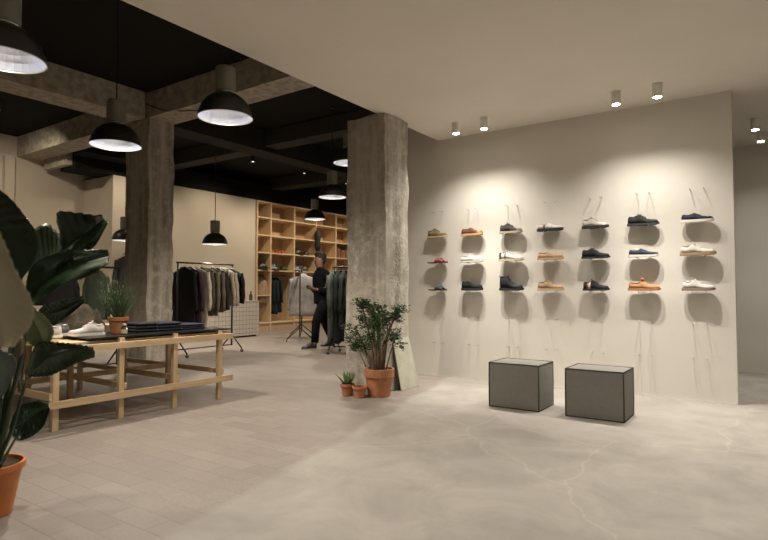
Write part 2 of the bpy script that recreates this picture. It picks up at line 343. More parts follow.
pendant(-9.85, 5.85, 2.02, 'pendant lamp half hidden behind the left edge of the concrete pillar by the table', 75)
pendant(-5.05, 6.42, 2.95, 'pendant lamp high up, mostly hidden behind the pillar with the pot plant', 55)

# ------------------------------------------------------------------ pegs and shoes
ZR = {'top': 2.11, 'r1': 1.770, 'r2': 1.442, 'r3': 1.092, 'b1': .77, 'b2': .43}
XC = [-3.55, -3.065, -2.555, -2.088, -1.59, -1.11, -.615]
pegmesh = None
GL = {'top': ('thin bare metal peg in the empty row above the shoes', 'pegs above the shoes'), 'r1': ('metal peg carrying a shoe of the top row', 'pegs under the top shoe row'),
      'r2': ('metal peg carrying a shoe of the middle row', 'pegs under the middle shoe row'), 'r3': ('metal peg carrying a shoe of the bottom row', 'pegs under the bottom shoe row'),
      'b1': ('thin bare metal peg in the first empty row below the shoes', 'pegs below the shoes'), 'b2': ('thin bare metal peg in the lowest empty row near the floor', 'lowest pegs')}
peg0 = MB().tube([(0, 0, 0), (0, -.10, 0)], .0038, 8).build('wall_peg', M_peg, smooth=True)
first = True
for key, z in ZR.items():
    for x in XC:
        for s in (-1, 1):
            o = peg0 if first else peg0.copy()
            if not first: col.objects.link(o)
            first = False
            o.location = (x+s*.06, YW, z-.004); tag(o, GL[key][0], 'peg', GL[key][1])

def lerp(tab, t):
    for (a, b), (c, d) in zip(tab, tab[1:]):
        if t <= c:
            k = (t-a)/(c-a) if c > a else 0; k = k*k*(3-2*k) if True else k
            return b+(d-b)*k
    return tab[-1][1]
PROF = {
 'derby':  [(0, .062), (.08, .072), (.2, .066), (.32, .084), (.40, .098), (.52, .078), (.66, .048), (.85, .040), (.95, .032), (1, .012)],
 'sneaker': [(0, .058), (.06, .072), (.2, .062), (.32, .086), (.39, .096), (.52, .074), (.68, .044), (.85, .034), (.95, .026), (1, .010)],
 'slipon': [(0, .040), (.06, .050), (.2, .044), (.34, .048), (.42, .068), (.52, .058), (.7, .036), (.88, .028), (.96, .022), (1, .008)],
 'boot':   [(0, .130), (.06, .140), (.2, .136), (.34, .140), (.42, .118), (.52, .080), (.66, .056), (.85, .046), (.95, .036), (1, .012)],
 'chunky': [(0, .068), (.08, .078), (.2, .072), (.32, .084), (.4, .098), (.5, .082), (.64, .058), (.82, .052), (.94, .044), (1, .015)],
 'moc':    [(0, .052), (.06, .060), (.2, .054), (.36, .056), (.44, .078), (.54, .066), (.66, .044), (.86, .038), (.95, .030), (1, .010)],
 'runner': [(0, .070), (.06, .082), (.16, .072), (.28, .086), (.36, .092), (.5, .070), (.68, .048), (.85, .036), (.95, .026), (1, .008)],
}
WID = [(0, .18), (.02, .45), (.07, .68), (.2, .78), (.45, .74), (.68, 1.0), (.8, 1.0), (.92, .78), (1, .30)]
def shoe(i, row, kind, length, cu, cs, label, name='shoe', sole=(.022, .018), lace=None, lining=(.05, .04, .03), toe=None, heel=None, extra=None, cs2=None, cat='shoe', rough=.6, y=YW-.056):
    W = .0405; Lh = length
    t = thing(name, label, cat, (XC[i]-Lh/2, y, ZR[row]+.0005), 0)
    idn = '%s_%d' % (row, i)
    cu = tuple(k*.85 for k in cu); lace = tuple(k*.7 for k in lace) if lace else None
    mu = mat('upper_'+idn, cu, max(rough, .6), spec=.15, var=.06, vs=30, bump=.15, bs=90); ms = mat('sole_'+idn, cs, .7)
    def sole_part(nm, z0, z1, grow, m):
        rows = []
        for k in range(25):
            tt = k/24; w = W*lerp(WID, tt)*grow; x = Lh*(tt*(1.0)+(grow-1)*(tt-.5)); sp = .010*max(0, (tt-.75)/.25)**2
            th0 = z0+sp; th1 = z1(tt)+sp if callable(z1) else z1+sp
            rows.append([Vector((x, -w, th0)), Vector((x, -w, th1)), Vector((x, w, th1)), Vector((x, w, th0))])
        return MB().grid(rows, True, True).build(nm, m, t, bevel=.0015)
    h0, h1 = sole
    top = lambda tt: h0+(h1-h0)*tt
    if cs2:
        sole_part('outsole', 0, .007, 1.03, mat('outsole_'+idn, cs2, .8)); sole_part('sole', .0072, top, 1.03, ms)
    else: sole_part('sole', 0, top, 1.03, ms)
    if heel: # raised heel block
        MB().bx(.004, .07, -W*.72, W*.72, -.0001, .004).build('heel_cap', mat('heel_'+idn, heel, .6), t)
    prof = PROF[kind]
    def sec(tt, g=1.0, dz=0):
        w = W*lerp(WID, tt)*.97*g; h = lerp(prof, tt)*g+dz; x = Lh*(.012+.976*tt); sp = .010*max(0, (tt-.75)/.25)**2; zb = top(tt)-.002+sp
        ank = max(0, 1-abs(tt-.2)/.3); e = .75-.30*ank; r = []
        for k in range(13):
            a = PI*k/12; cy = math.cos(a); sz = math.sin(a)
            inn = 1-.35*(sz**2)*(h > .05)
            r.append(Vector((x, w*(abs(cy)**.8)*(1 if cy > 0 else -1)*inn if abs(cy) > 1e-6 else 0, zb+h*(sz**e))))
        return r
    ts = [0, .01, .03]+[.06+.94*k/30 for k in range(31)]
    rows = [sec(0, .55)]+[sec(q) for q in ts[1:-1]]+[sec(1, .6)]
    MB().grid(rows, True, True).build('upper', mu, t, smooth=True)
    # foot opening lining
    rim = []; n = 20
    t0, t1 = .035, (.33 if kind != 'slipon' and kind != 'moc' else .40)
    ring = []
    for k in range(n):
        a = 2*PI*k/n; tt = (t0+t1)/2+(t1-t0)/2*math.cos(a); z = top(tt)+lerp(prof, tt)+.0005
        ring.append(Vector((Lh*(.012+.976*tt), W*.42*math.sin(a), z)))
    c = sum(ring, Vector())/n; c.z -= .004
    m_ = MB(); m_.add(ring+[c], [(k, (k+1) % n, n) for k in range(n)]); 
    m_.build('lining', mat('lining_'+idn, lining, .9), t, solid=.003)
    MB().tube(ring+[ring[0]], .0028, 6, False).build('collar', mat('collar_'+idn, tuple(k*.8 for k in cu), .6), t, smooth=True)
    if kind in ('derby', 'sneaker', 'boot', 'chunky', 'runner'):
        lc = lace or tuple(k*.7 for k in cu); ml = mat('lace_'+idn, lc, .7); mb = MB()
        ta, tb = (.36, .58)
        for q in range(4):
            tt = ta+(tb-ta)*q/3; z = top(tt)+lerp(prof, tt); x = Lh*(.012+.976*tt); w = .018+.003*q
            mb.tube([(x, -w, z-.010), (x+.002, -w*.5, z+.000), (x, 0, z+.002), (x-.002, w*.5, z), (x, w, z-.010)], .0026, 6)
        mb.tube([(Lh*.37, 0, top(.3)+lerp(prof, .36)), (Lh*.36, -.014, top(.3)+lerp(prof, .36)+.006), (Lh*.42, -.024, top(.3)+lerp(prof, .36)-.012)], .002, 5)
        mb.build('laces', ml, t, smooth=True)
        tg = MB(); zt = top(.33)+lerp(prof, .36)
        tg.grid([[Vector((Lh*.40, -.015, zt-.012)), Vector((Lh*.40, .015, zt-.012))], [Vector((Lh*.36, -.016, zt+.001)), Vector((Lh*.36, .016, zt+.001))], [Vector((Lh*.325, -.013, zt+.012)), Vector((Lh*.325, .013, zt+.012))]])
        tg.build('tongue', mu, t, solid=.005)
    if toe:
        rows = []
        for k in range(8):
            r = sec(.80+.20*k/7*.97, 1.015, .0005); rows.append(r)
        MB().grid(rows, True, True).build('toe_cap', mat('toe_'+idn, toe, .6), t, smooth=True)
    if extra: extra(t, sec, top, Lh, W, idn, prof)
    return t
def band(nm, a, b, c):
    def f(t, sec, top, Lh, W, idn, prof):
        MB().grid([sec(a+(b-a)*k/5, 1.02, .0008) for k in range(6)], True, True).build(nm, mat(nm+idn, c, .6), t, smooth=True)
    return f
def sandal(i, row, c, cs, label, length=.275):
    t = thing('slide_sandal', label, 'sandal', (XC[i]-length/2, YW-.056, ZR[row]+.0005)); W = .042
    rows = []
    for k in range(21):
        tt = k/20; w = W*lerp(WID, tt); x = length*tt; sp = .006*max(0, (tt-.8)/.2)**2+.004*max(0, 1-tt/.15)
        rows.append([Vector((x, -w, sp)), Vector((x, -w, .016+sp)), Vector((x, w, .016+sp)), Vector((x, w, sp))])
    MB().grid(rows, True, True).build('footbed', mat('foot_%s%d' % (row, i), cs, .8), t, bevel=.002)
    rows = []
    for k in range(9):
        tt = .42+.42*k/8; w = W*1.02; h = .062*math.sin(PI*(.25+.62*k/8))**1.0; x0 = length*tt; r = []
        for q in range(13):
            a = PI*q/12; r.append(Vector((x0-.006*math.sin(a), w*math.cos(a), .008+h*math.sin(a)**.8)))
        rows.append(r)
    MB().grid(rows).build('strap', mat('strap_%s%d' % (row, i), c, .6), t, smooth=True, solid=.004)
    mb = MB()
    for q in (.5, .7):
        mb.tube([(length*q, -.028, .058), (length*q, 0, .070), (length*q, .028, .058)], .003, 6)
    mb.build('buckle_strap', mat('strap2_%s%d' % (row, i), tuple(k*.7 for k in c), .5), t, smooth=True)
    return t
CREAM = (.62, .55, .42); WHITE = (.64, .61, .56); BLK = (.018, .018, .018); NAVY = (.03, .04, .07); TAN = (.45, .25, .11)
# top row
shoe(0, 'r1', 'derby', .285, (.24, .19, .10), (.50, .38, .22), 'olive suede low shoe at the left end of the top row', sole=(.024, .02), heel=(.06, .05, .035), extra=band('heel_patch', .0, .14, (.07, .055, .035)))
shoe(1, 'r1', 'moc', .285, (.14, .055, .03), (.44, .28, .13), 'dark brown moccasin on a tan sole, second from left in the top row', sole=(.026, .03), toe=(.33, .19, .09))
shoe(2, 'r1', 'sneaker', .28, (.05, .045, .04), (.34, .30, .24), 'black sneaker with thick grey sole in the top row', sole=(.030, .024), toe=(.16, .14, .11))
shoe(3, 'r1', 'slipon', .295, WHITE, BLK, 'white low shoe on a thick black sole, fourth from left in the top row', sole=(.030, .026), lining=(.3, .28, .24), extra=band('strap', .26, .34, (.10, .08, .06)))
shoe(4, 'r1', 'sneaker', .275, (.52, .49, .43), BLK, 'pale grey sneaker with a black sole and dark laces in the top row', sole=(.028, .024), lace=(.1, .09, .08), toe=(.60, .57, .52))
shoe(5, 'r1', 'derby', .30, BLK, (.025, .025, .025), 'all-black lace-up shoe in the top row above the navy slip-on', sole=(.024, .018), lace=(.03, .03, .03), rough=.45)
shoe(6, 'r1', 'slipon', .285, (.018, .021, .032), WHITE, 'dark navy slip-on with a thick white sole at the right end of the top row', sole=(.030, .024), lining=(.1, .09, .08))
# middle row
sandal(0, 'r2', (.20, .04, .035), (.14, .03, .03), 'dark red strap sandal at the left end of the middle row', .29)
shoe(1, 'r2', 'moc', .30, (.66, .64, .59), (.62, .60, .54), 'all-white flat shoe, second from left in the middle row', sole=(.016, .02), lining=(.6, .57, .5))
shoe(2, 'r2', 'runner', .305, (.64, .61, .55), (.48, .42, .30), 'white trainer with black marks on its heel and cream sole', name='sneaker', cat='shoe', sole=(.026, .022), lace=(.05, .05, .05), extra=lambda *a: (band('heel_tab', .0, .12, BLK)(*a), band('side_stripe', .26, .30, BLK)(*a)))
shoe(3, 'r2', 'moc', .295, (.44, .29, .17), (.50, .35, .21), 'light tan suede slip-on shoe in the middle row above the tan lace-up', sole=(.022, .024))
shoe(4, 'r2', 'derby', .295, (.016, .018, .018), BLK, 'black leather lace-up shoe in the middle row above the shoe with a striped heel', sole=(.020, .014), lace=(.2, .19, .17), rough=.35)
shoe(5, 'r2', 'slipon', .29, (.026, .034, .055), (.62, .60, .55), 'faded navy slip-on with white sole in the middle row', sole=(.026, .020), lining=(.6, .57, .5))
shoe(6, 'r2', 'sneaker', .31, (.62, .58, .50), (.32, .22, .13), 'cream sneaker on a gum-brown sole at the right end of the middle row', sole=(.026, .026), lace=(.7, .66, .56), lining=(.08, .08, .09))
# bottom row
sandal(0, 'r3', (.03, .035, .045), (.03, .03, .035), 'black strap sandal at the left end of the bottom row', .265)
shoe(1, 'r3', 'chunky', .285, (.016, .020, .020), BLK, 'chunky black lace-up shoe between the black sandal and the black boot', sole=(.032, .028), lace=(.22, .22, .2), rough=.35)
b = shoe(2, 'r3', 'boot', .295, (.022, .023, .027), (.015, .015, .015), 'black lace-up ankle boot, the tallest shoe on the wall', name='ankle_boot', cat='boot', sole=(.028, .024), lace=(.05, .05, .05), rough=.5)
MB().tube([(.012, 0, .150), (-.006, 0, .172), (.008, 0, .185), (.018, 0, .165)], .003, 6).build('pull_loop', mat('loop', BLK, .7), b)
shoe(3, 'r3', 'sneaker', .30, (.42, .28, .17), (.50, .38, .25), 'tan suede lace-up shoe in the bottom row', sole=(.026, .024), lace=(.25, .13, .07), heel=(.3, .2, .1))
shoe(4, 'r3', 'derby', .275, (.02, .022, .024), BLK, 'black shoe with a brown and white striped heel in the bottom row', sole=(.022, .018), lace=(.05, .05, .05), extra=lambda *a: (band('brown_stripe', .17, .22, (.35, .12, .05))(*a), band('white_stripe', .23, .31, (.55, .48, .42))(*a)))
def pompom(t, sec, top, Lh, W, idn, prof):
    MB().blob((Lh*.46, 0, top(.4)+lerp(prof, .46)+.016), (.020, .02, .02), 12, 8).build('pompom', mat('pom', (.40, .14, .05), .9, bump=1, bs=200), t, smooth=True)
shoe(5, 'r3', 'moc', .305, (.42, .21, .09), (.38, .19, .08), 'orange-tan moccasin with a round tassel, bottom row under the navy slip-on', name='moccasin', sole=(.026, .02), extra=pompom)
shoe(6, 'r3', 'sneaker', .285, (.64, .62, .57), (.24, .18, .13), 'white sneaker with brown sole at the right end of the bottom row', sole=(.024, .022), lace=(.75, .72, .66), lining=(.6, .57, .5))

# ------------------------------------------------------------------ poufs
M_felt = mat('pouf_felt', (.20, .195, .175), .95, var=.03, vs=25, bump=.05, bs=300, spec=.2)
M_pipe = mat('pouf_piping', (.03, .028, .025), .8)
def pouf(x0, x1, y0, y1, h, label):
    t = thing('cube_pouf', label, 'pouf', ((x0+x1)/2, (y0+y1)/2, 0)); a = (x1-x0)/2; b = (y1-y0)/2
    n = 10; mb = MB()
    def face(o, u, v, nn):
        rows = []
        for i in range(n+1):
            r = []
            for j in range(n+1):
                s, q = i/n, j/n; bulge = .012*(math.sin(PI*s)*math.sin(PI*q))**.6
                r.append(Vector(o)+Vector(u)*s+Vector(v)*q+Vector(nn)*bulge)
            rows.append(r)
        mb.grid(rows)
    face((-a, -b, .004), (2*a, 0, 0), (0, 0, h-.004), (0, -1, 0)); face((-a, b, .004), (2*a, 0, 0), (0, 0, h-.004), (0, 1, 0))
    face((-a, -b, .004), (0, 2*b, 0), (0, 0, h-.004), (-1, 0, 0)); face((a, -b, .004), (0, 2*b, 0), (0, 0, h-.004), (1, 0, 0))
    face((-a, -b, h), (2*a, 0, 0), (0, 2*b, 0), (0, 0, 1)); face((-a, -b, .004), (2*a, 0, 0), (0, 2*b, 0), (0, 0, 0))
    mb.build('cushion', M_felt, t, smooth=False)
    pp = MB(); c = [(-a, -b), (a, -b), (a, b), (-a, b)]
    for k in range(4):
        p, q = c[k], c[(k+1) % 4]
        for z in (.006, h): pp.tube([(p[0], p[1], z), (q[0], q[1], z)], .0055, 6)
        pp.tube([(p[0], p[1], .004), (p[0]*1.006, p[1]*1.006, h*.5), (p[0], p[1], h)], .0055, 6)
    pp.build('piping', M_pipe, t, smooth=True)
pouf(-2.245, -1.765, 5.012, 5.41, .413, 'dark grey square pouf on the left, nearer the concrete pillar')
pouf(-1.52, -1.042, 5.0, 5.39, .413, 'dark grey square pouf on the right, nearer the end of the shoe wall')

# ------------------------------------------------------------------ pots and pillar plants
def pot(name, x, y, z, rb, rt, h, m, label, cat='plant', group=None, rimh=.25, rimout=.008):
    t = thing(name, label, cat, (x, y, z), 0, group)
    rh = h*rimh
    MB().lathe([(0, .001), (rb, .001), (rb+(rt-rb)*.75, h-rh), (rt+rimout*.2, h-rh), (rt+rimout, h-rh+.004), (rt+rimout, h), (rt-.010, h), (rt-.014, h-.03), (0, h-.03)], 36).build('pot', m, t, smooth=False, bevel=.002)
    MB().lathe([(0, h-.022), (rt*.6, h-.02), (rt-.013, h-.026)], 24).build('soil', M_soil, t)
    return t
def leaflet(mb, p, d, l, w, up=Vector((0, 0, 1)), th=.25):
    d = d.normalized(); s = d.cross(up)
    s = s.normalized() if s.length > 1e-3 else Vector((1, 0, 0)); n = s.cross(d)
    P = [p, p+d*l*.35+s*w*.45, p+d*l*.72+s*w*.5, p+d*l, p+d*l*.72-s*w*.5, p+d*l*.35-s*w*.45]; m1 = p+d*l*.55+n*w*th; m2 = p+d*l*.55-n*w*th
    mb.add(P+[m1, m2], [(i, (i+1) % 6, 6) for i in range(6)]+[((i+1) % 6, i, 7) for i in range(6)])
t = pot('jade_plant', -3.405, 4.845, 0, .115, .150, .285, M_terra, 'bushy green plant with thick stems in the largest terracotta pot at the pillar', rimh=.3)
base = Vector((-3.405, 4.845, 0)); M_trunk = mat('plant_trunk', (.17, .13, .08), .9, var=.3, vs=20, bump=.8, bs=60); M_jade = mat('jade_leaf', (.03, .075, .022), .5, var=.4, vs=20)
tips = []
tr = MB(); fo = MB()
def P(x, y, d=0): # a point of the plant, at the plant's own distance
    q = at(x, y, 1, 4.845)  # vertical plane through the pot
    return q+f0*d
stems = [([(377, 374), (376, 350), (372, 325), (369, 303)], .026), ([(381, 374), (384, 345), (391, 325), (398, 310)], .021), ([(373, 375), (367, 355), (360, 337), (353, 325)], .012),
         ([(375, 374), (372, 345), (366, 320), (362, 305)], .014), ([(379, 374), (379, 345), (379, 320), (378, 304)], .028), ([(385, 374), (390, 355), (393, 345), (394, 338)], .009), ([(370, 375), (362, 358), (357, 345), (352, 340)], .008), ([(383, 374), (386, 350), (388, 330), (386, 318)], .012)]
for k, (pl_, r) in enumerate(stems):
    dd = [0, random.uniform(-.05, .05), random.uniform(-.10, .10), random.uniform(-.14, .10)]
    if k == 1: dd = [0, -.03, -.08, -.12]
    pp = [P(x, y, dd[i])-base for i, (x, y) in enumerate(pl_)]
    if k in (0, 3, 4): 
        pass
    tr.tube(pp, [r, r*.8, r*.6, r*.35], 8)
    nb = 11 if k in (0, 1, 3, 4) else 7
    for j in range(nb):
        s = random.uniform(.45, 1.0) if k != 1 else random.uniform(.66, 1.0); i = min(2, int(s*3)); q = pp[i].lerp(pp[i+1], s*3-i)
        dirn = Vector((random.uniform(-1, 1), random.uniform(-1, .6), random.uniform(.0, 1.1))).normalized(); e = q+dirn*random.uniform(.05, .12)
        if (e+base).y > 4.97: e.y = 4.97-base.y
        tr.tube([q, e], [r*.3, r*.15], 5); tips.append(e)
for e in tips:
    for j in range(30):
        a = random.uniform(0, 2*PI); d = Vector((math.cos(a), math.sin(a), random.uniform(-.3, .9))); pnt = e+Vector((random.uniform(-.04, .04), random.uniform(-.04, .02), random.uniform(-.04, .04)))
        leaflet(fo, pnt, d, random.uniform(.026, .042), random.uniform(.016, .024))
tr.build('stem', M_trunk, t, smooth=True); fo.build('foliage', M_jade, t, smooth=False)
t = pot('aloe_plant', -3.68, 4.66, 0, .052, .070, .125, M_terra, 'small spiky green succulent in the leftmost terracotta pot at the pillar')
fo = MB(); M_aloe = mat('aloe_leaf', (.12, .22, .07), .5, var=.2)
for k in range(26):
    a = random.uniform(0, 2*PI); tilt = random.uniform(.15, .95); l = random.uniform(.13, .19); d = Vector((math.cos(a)*tilt, math.sin(a)*tilt, 1)).normalized(); p0 = Vector((math.cos(a)*.014, math.sin(a)*.014, .103))
    fo.tube([p0, p0+d*l*.5, p0+d*l+Vector((0, 0, -.012*tilt))], [.011, .009, .001], 5)
fo.build('foliage', M_aloe, t, smooth=True)
t = pot('cactus_plant', -3.515, 4.655, 0, .052, .070, .118, mat('terracotta_light', (.47, .19, .10), .8, var=.12, vs=14), 'small terracotta pot with a low dark plant, between the other two floor pots')
fo = MB()
for k in range(60):
    a = random.uniform(0, 2*PI); r = random.uniform(0, .042); leaflet(fo, Vector((math.cos(a)*r, math.sin(a)*r, .096)), Vector((math.cos(a)*.7, math.sin(a)*.7, random.uniform(.5, 1.4))), random.uniform(.016, .03), .012)
fo.build('foliage', mat('dark_foliage', (.10, .055, .035), .7, var=.4), t)

# leaning board
p = [Vector((-3.385, 5.225, .001)), Vector((-3.385, 5.60, .001)), Vector((-3.449, 5.475, .565)), Vector((-3.449, 5.155, .545))]
n_ = (p[1]-p[0]).cross(p[3]-p[0]).normalized()*.006
if n_.x < 0: n_ = -n_
mb = MB(); mb.add(p+[q+n_*2 for q in p], [(0, 1, 2, 3), (7, 6, 5, 4), (0, 4, 5, 1), (1, 5, 6, 2), (2, 6, 7, 3), (3, 7, 4, 0)])
tag(mb.build('leaning_panel', mat('pale_panel', (.50, .50, .40), .7, var=.08, vs=9, bump=.1), bevel=.001), 'pale greenish flat panel leaning against the foot of the concrete pillar', 'panel')

# ------------------------------------------------------------------ slatted table
XT = -4.65; XR = -5.50
T = thing('display_table', 'low table of raw pine battens with a thin black top, under folded jeans', 'table', (XT, 3.0, 0))
def tb(x0, x1, y0, y1, z0, z1, nm, m): MB().bx(x0-XT, x1-XT, y0-3, y1-3, z0, z1).build(nm, m, T, bevel=.002)
for y in (2.74, 3.27, 3.79):
    tb(XT-.022, XT+.022, y-.022, y+.022, 0, .69, 'leg', M_pinez); tb(XR-.022, XR+.022, y-.022, y+.022, 0, .69, 'leg', M_pinez)
tb(XT-.022, XT+.022, 2.2-.024, 2.2+.024, 0, .485, 'leg', M_pinez); tb(XR-.022, XR+.022, 2.178, 2.222, 0, .485, 'leg', M_pinez)
tb(XT+.023, XT+.047, 2.12, 3.93, .175, .232, 'long_rail', M_pine); tb(XT+.023, XT+.047, 2.20, 3.93, .60, .655, 'long_rail', M_pine)
tb(XR-.047, XR-.023, 2.12, 3.90, .25, .30, 'long_rail', M_pine); tb(XR-.047, XR-.023, 2.2, 3.90, .60, .655, 'long_rail', M_pine)
for y in (2.74, 3.27, 3.79):
    tb(-6.45, XT+.02, y+.023, y+.047, .250, .298, 'cross_rail', M_pinex); tb(-6.40, XT+.02, y+.023, y+.047, .60, .652, 'cross_rail', M_pinex)
    tb(-6.372, -6.328, y-.022, y+.022, 0, .655, 'leg', M_pinez)
tb(XR-.35, XT+.02, 2.2-.048, 2.2-.025, .235, .295, 'cross_rail', M_pinex)
tb(XR+.024, XT-.024, 2.18, 3.95, .656, .674, 'wooden_top', M_pine); tb(-6.40, XR-.048, 2.18, 3.95, .656, .674, 'wooden_top', M_pine)
tb(XR-.02, XT+.01, 2.47, 3.93, .692, .704, 'black_top', mat('black_sheet', (.012, .012, .014), .3))

def folded(x, y, w, d, h, c, label, nm='folded_jeans', layers=3, cat='jeans', z=.705, rz=0, group=None):
    t = thing(nm, label, cat, (x, y, z), rz, group)
    mb = MB()
    for k in range(layers):
        hh = h/layers; z0 = k*hh; rows = []
        n = 10
        for i in range(n+1):
            yy = -d/2+d*i/n; row = []
            for a in range(12):
                th = 2*PI*a/12; cx = math.cos(th); sz = math.sin(th)
                xx = w/2*(abs(cx)**.35)*(1 if cx > 0 else -1)*(1-.03*k+.02*noise.noise(Vector((yy*9, k, x)))); zz = z0+hh*(.5+.48*(abs(sz)**.6)*(1 if sz > 0 else -1))+(.006*noise.noise(Vector((xx*14, yy*14, k+x*3))) if sz > 0 else 0)
                row.append(Vector((xx, yy, max(zz, .0005))))
            rows.append(row)
        mb.grid(rows, True, True)
    mb.build('folded_cloth', mat(nm+'_%d' % len(MATS), c, .9, var=.25, vs=18, bump=.3, bs=120), t, smooth=True)
    return t
folded(-4.98, 3.13, .30, .24, .09, (.012, .013, .016), 'black folded jeans on the table right beside the terracotta pot')
folded(-4.96, 3.33, .32, .26, .085, (.014, .020, .038), 'dark navy folded jeans in the middle of the table stack row')
folded(-4.98, 3.62, .32, .26, .055, (.020, .028, .05), 'flatter faded navy jeans at the right end of the table')
folded(-5.36, 3.44, .26, .40, .06, (.03, .03, .035), 'charcoal folded garment behind the navy jeans', nm='folded_shirt', cat='clothing')

# clothes heap
def heap(x, y, w, d, h, c, label, seed, z=.705):
    rows = []; n = 22
    for i in range(n+1):
        row = []
        for j in range(n+1):
            u, v = 2*i/n-1, 2*j/n-1; r = min(1, (u*u+v*v)**.5)
            rr = max(0, 1-r**3); p = Vector((u*w/2, v*d/2, 0)); q = noise.noise(Vector((u*2.5+seed, v*2.5, seed)))*.5+noise.noise(Vector((u*6+seed, v*6, seed)))*.25
            p.z = .002+h*rr*(.75+q); row.append(p)
        rows.append(row)
    o = MB().grid(rows).build('crumpled_garment', mat('heap_%d' % seed, c, .95, var=.5, vs=22, bump=.5, bs=60), smooth=True, loc=(x, y, z)); return tag(o, label, 'clothing')
heap(-5.30, 2.72, .44, .48, .30, (.035, .028, .014), 'crumpled olive camouflage garment heaped behind the white sneaker', 3)
heap(-5.3, 2.30, .34, .30, .20, (.03, .025, .02), 'crumpled dark brown garment at the left of the table heap', 9, .675)
o = MB().box((0, 0, .03), (.26, .2, .06)).build('shoe_box_lid', mat('tan_board', (.55, .42, .24), .8), loc=(-5.38, 3.09, .7045), bevel=.003); tag(o, 'flat pale tan box on the table behind the terracotta pot', 'box')

def table_shoe(x, y, z, rz, cu, cs, lace, label, L=.29):
    i = len(MATS)
    XC.append(0); ZR['t%d' % i] = 0
    t = shoe(len(XC)-1, 't%d' % i, 'sneaker', L, cu, cs, label, name='sneaker', lace=lace, sole=(.026, .022), lining=(.5, .48, .46), y=0)
    t.location = (x, y, z); t.rotation_euler = (0, 0, rz); return t
table_shoe(-4.84, 2.70, .7055, -PI/2-.25, (.78, .76, .74), (.80, .78, .74), (.80, .60, .58), 'white sneaker with pink laces on the black tabletop')
table_shoe(-4.88, 2.36, .7055 if False else .7055, -PI/2-.35, (.80, .80, .80), (.82, .82, .80), (.1, .1, .1), 'plain white sneaker at the left end of the table')
table_shoe(-5.05, 2.50, .7055, -PI/2+.1, (.14, .14, .14), (.6, .6, .6), (.05, .05, .05), 'dark grey sneaker behind the white sneaker on the table')

# terracotta pots on table
q1 = at(110.5, 333, 2, .705); q2 = at(123.5, 331, 2, .705)
def spiky(x, y, label, seed, n=90, spread=.9, hh=.30):
    random.seed(seed); t = pot('potted_grass', x, y, .7055, .062, .082, .150, M_terra, label, group=None)
    fo = MB()
    for k in range(n):
        a = random.uniform(0, 2*PI); tilt = abs(random.gauss(0, .42))*spread; l = random.uniform(hh*.5, hh); d = Vector((math.cos(a)*tilt, math.sin(a)*tilt, 1)).normalized(); p0 = Vector((math.cos(a)*.025, math.sin(a)*.025, .125))
        bend = Vector((math.cos(a), math.sin(a), -.3))*.03*random.random()
        fo.tube([p0, p0+d*l*.5, p0+d*l+bend], [.0018, .0024, .0005], 4)
        if random.random() < .7:
            for j in range(3):
                s = random.uniform(.4, 1); leaflet(fo, p0+d*l*s, (d+Vector((random.uniform(-1, 1), random.uniform(-1, 1), .2))), random.uniform(.02, .04), .007)
    fo.build('foliage', mat('grass_leaf', (.045, .085, .03), .6, var=.35, vs=20), t); return t
spiky(-4.93, 2.875, 'thin-leaved green plant in the terracotta pot on the table', 3, 150, .85, .42)
t = thing('glass_jar', 'small dark jar with a cream paper label in front of the table pot', 'jar', (-4.78, 2.845, .7055))
MB().lathe([(0, 0), (.026, 0), (.026, .055), (.017, .068), (.017, .078), (0, .078)], 24).build('jar_body', mat('amber_glass', (.05, .03, .02), .15), t, smooth=False)
MB().lathe([(.0265, .008), (.0265, .048)], 24).build('label', mat('paper_label', (.62, .60, .34), .7), t, solid=.001)
MB().lathe([(0, .0785), (.020, .0785), (.020, .093), (0, .093)], 24).build('lid', mat('jar_lid', (.62, .58, .52), .5), t)

# ------------------------------------------------------------------ garments and racks
def garment(x, y, ztop, rz, c, label, length=.72, sleeve=.62, w=.46, name='hanging_jacket', cat='jacket', seed=1, th=.085, hood=False, hang=True, lean=0):
    """local x = shoulder width, local y = thickness; origin at the hanger hook"""
    t = thing(name, label, cat, (x, y, ztop), rz)
    m = mat('cloth_%d' % len(MATS), c, .92, var=.18, vs=7, bump=.35, bs=70, spec=.2)
    rows = []; nz = 16; na = 28
    for i in range(nz+1):
        s = i/nz; z = -.085-s*length
        if s < .12: hw = .07+(w/2-.07)*(s/.12)**.7; z = -.075-.085*(s/.12)
        else: hw = w/2*(1-.06*math.sin(PI*(s-.12)/.88))+.02*s; z = -.16-(s-.12)/.88*(length-.10)
        tk = th/2*(.55+.6*min(1, s/.2)); row = []
        for a in range(na):
            ang = 2*PI*a/na; cx, sy = math.cos(ang), math.sin(ang)
            f = 1+.16*s*math.sin(ang*5+seed)+.12*s*noise.noise(Vector((cx*2, sy*2, s*3+seed*7)))
            row.append(Vector((hw*(abs(cx)**.8)*(1 if cx > 0 else -1)+lean*s, tk*sy*f+.02*s*noise.noise(Vector((seed, s*4, cx))), z+.012*s*math.sin(ang*3+seed))))
        rows.append(row)
    MB().grid(rows, True, True).build('body', m, t, smooth=True)
    for sgn in (-1, 1):
        pts = []; rr = []
        for i in range(9):
            s = i/8; pts.append(Vector((sgn*(w/2-.025+.055*math.sin(s*1.9)), -.012*math.sin(s*3+seed), -.15-s*sleeve))); rr.append(.043-.010*s+.006*math.sin(s*14+seed))
        MB().tube(pts, rr, 12).build('sleeve', m, t, smooth=True)
    if hood:
        mb = MB(); mb.blob((0, .02, -.085), (.09, .05, .06), 14, 8); mb.build('hood', m, t, smooth=True)
    else:
        MB().tube([(-.07, .0, -.085), (-.045, -.03, -.07), (0, -.04, -.09), (.045, -.03, -.07), (.07, 0, -.085), (0, .03, -.06), (-.07, 0, -.085)], .013, 8).build('collar', m, t, smooth=True)
    return t
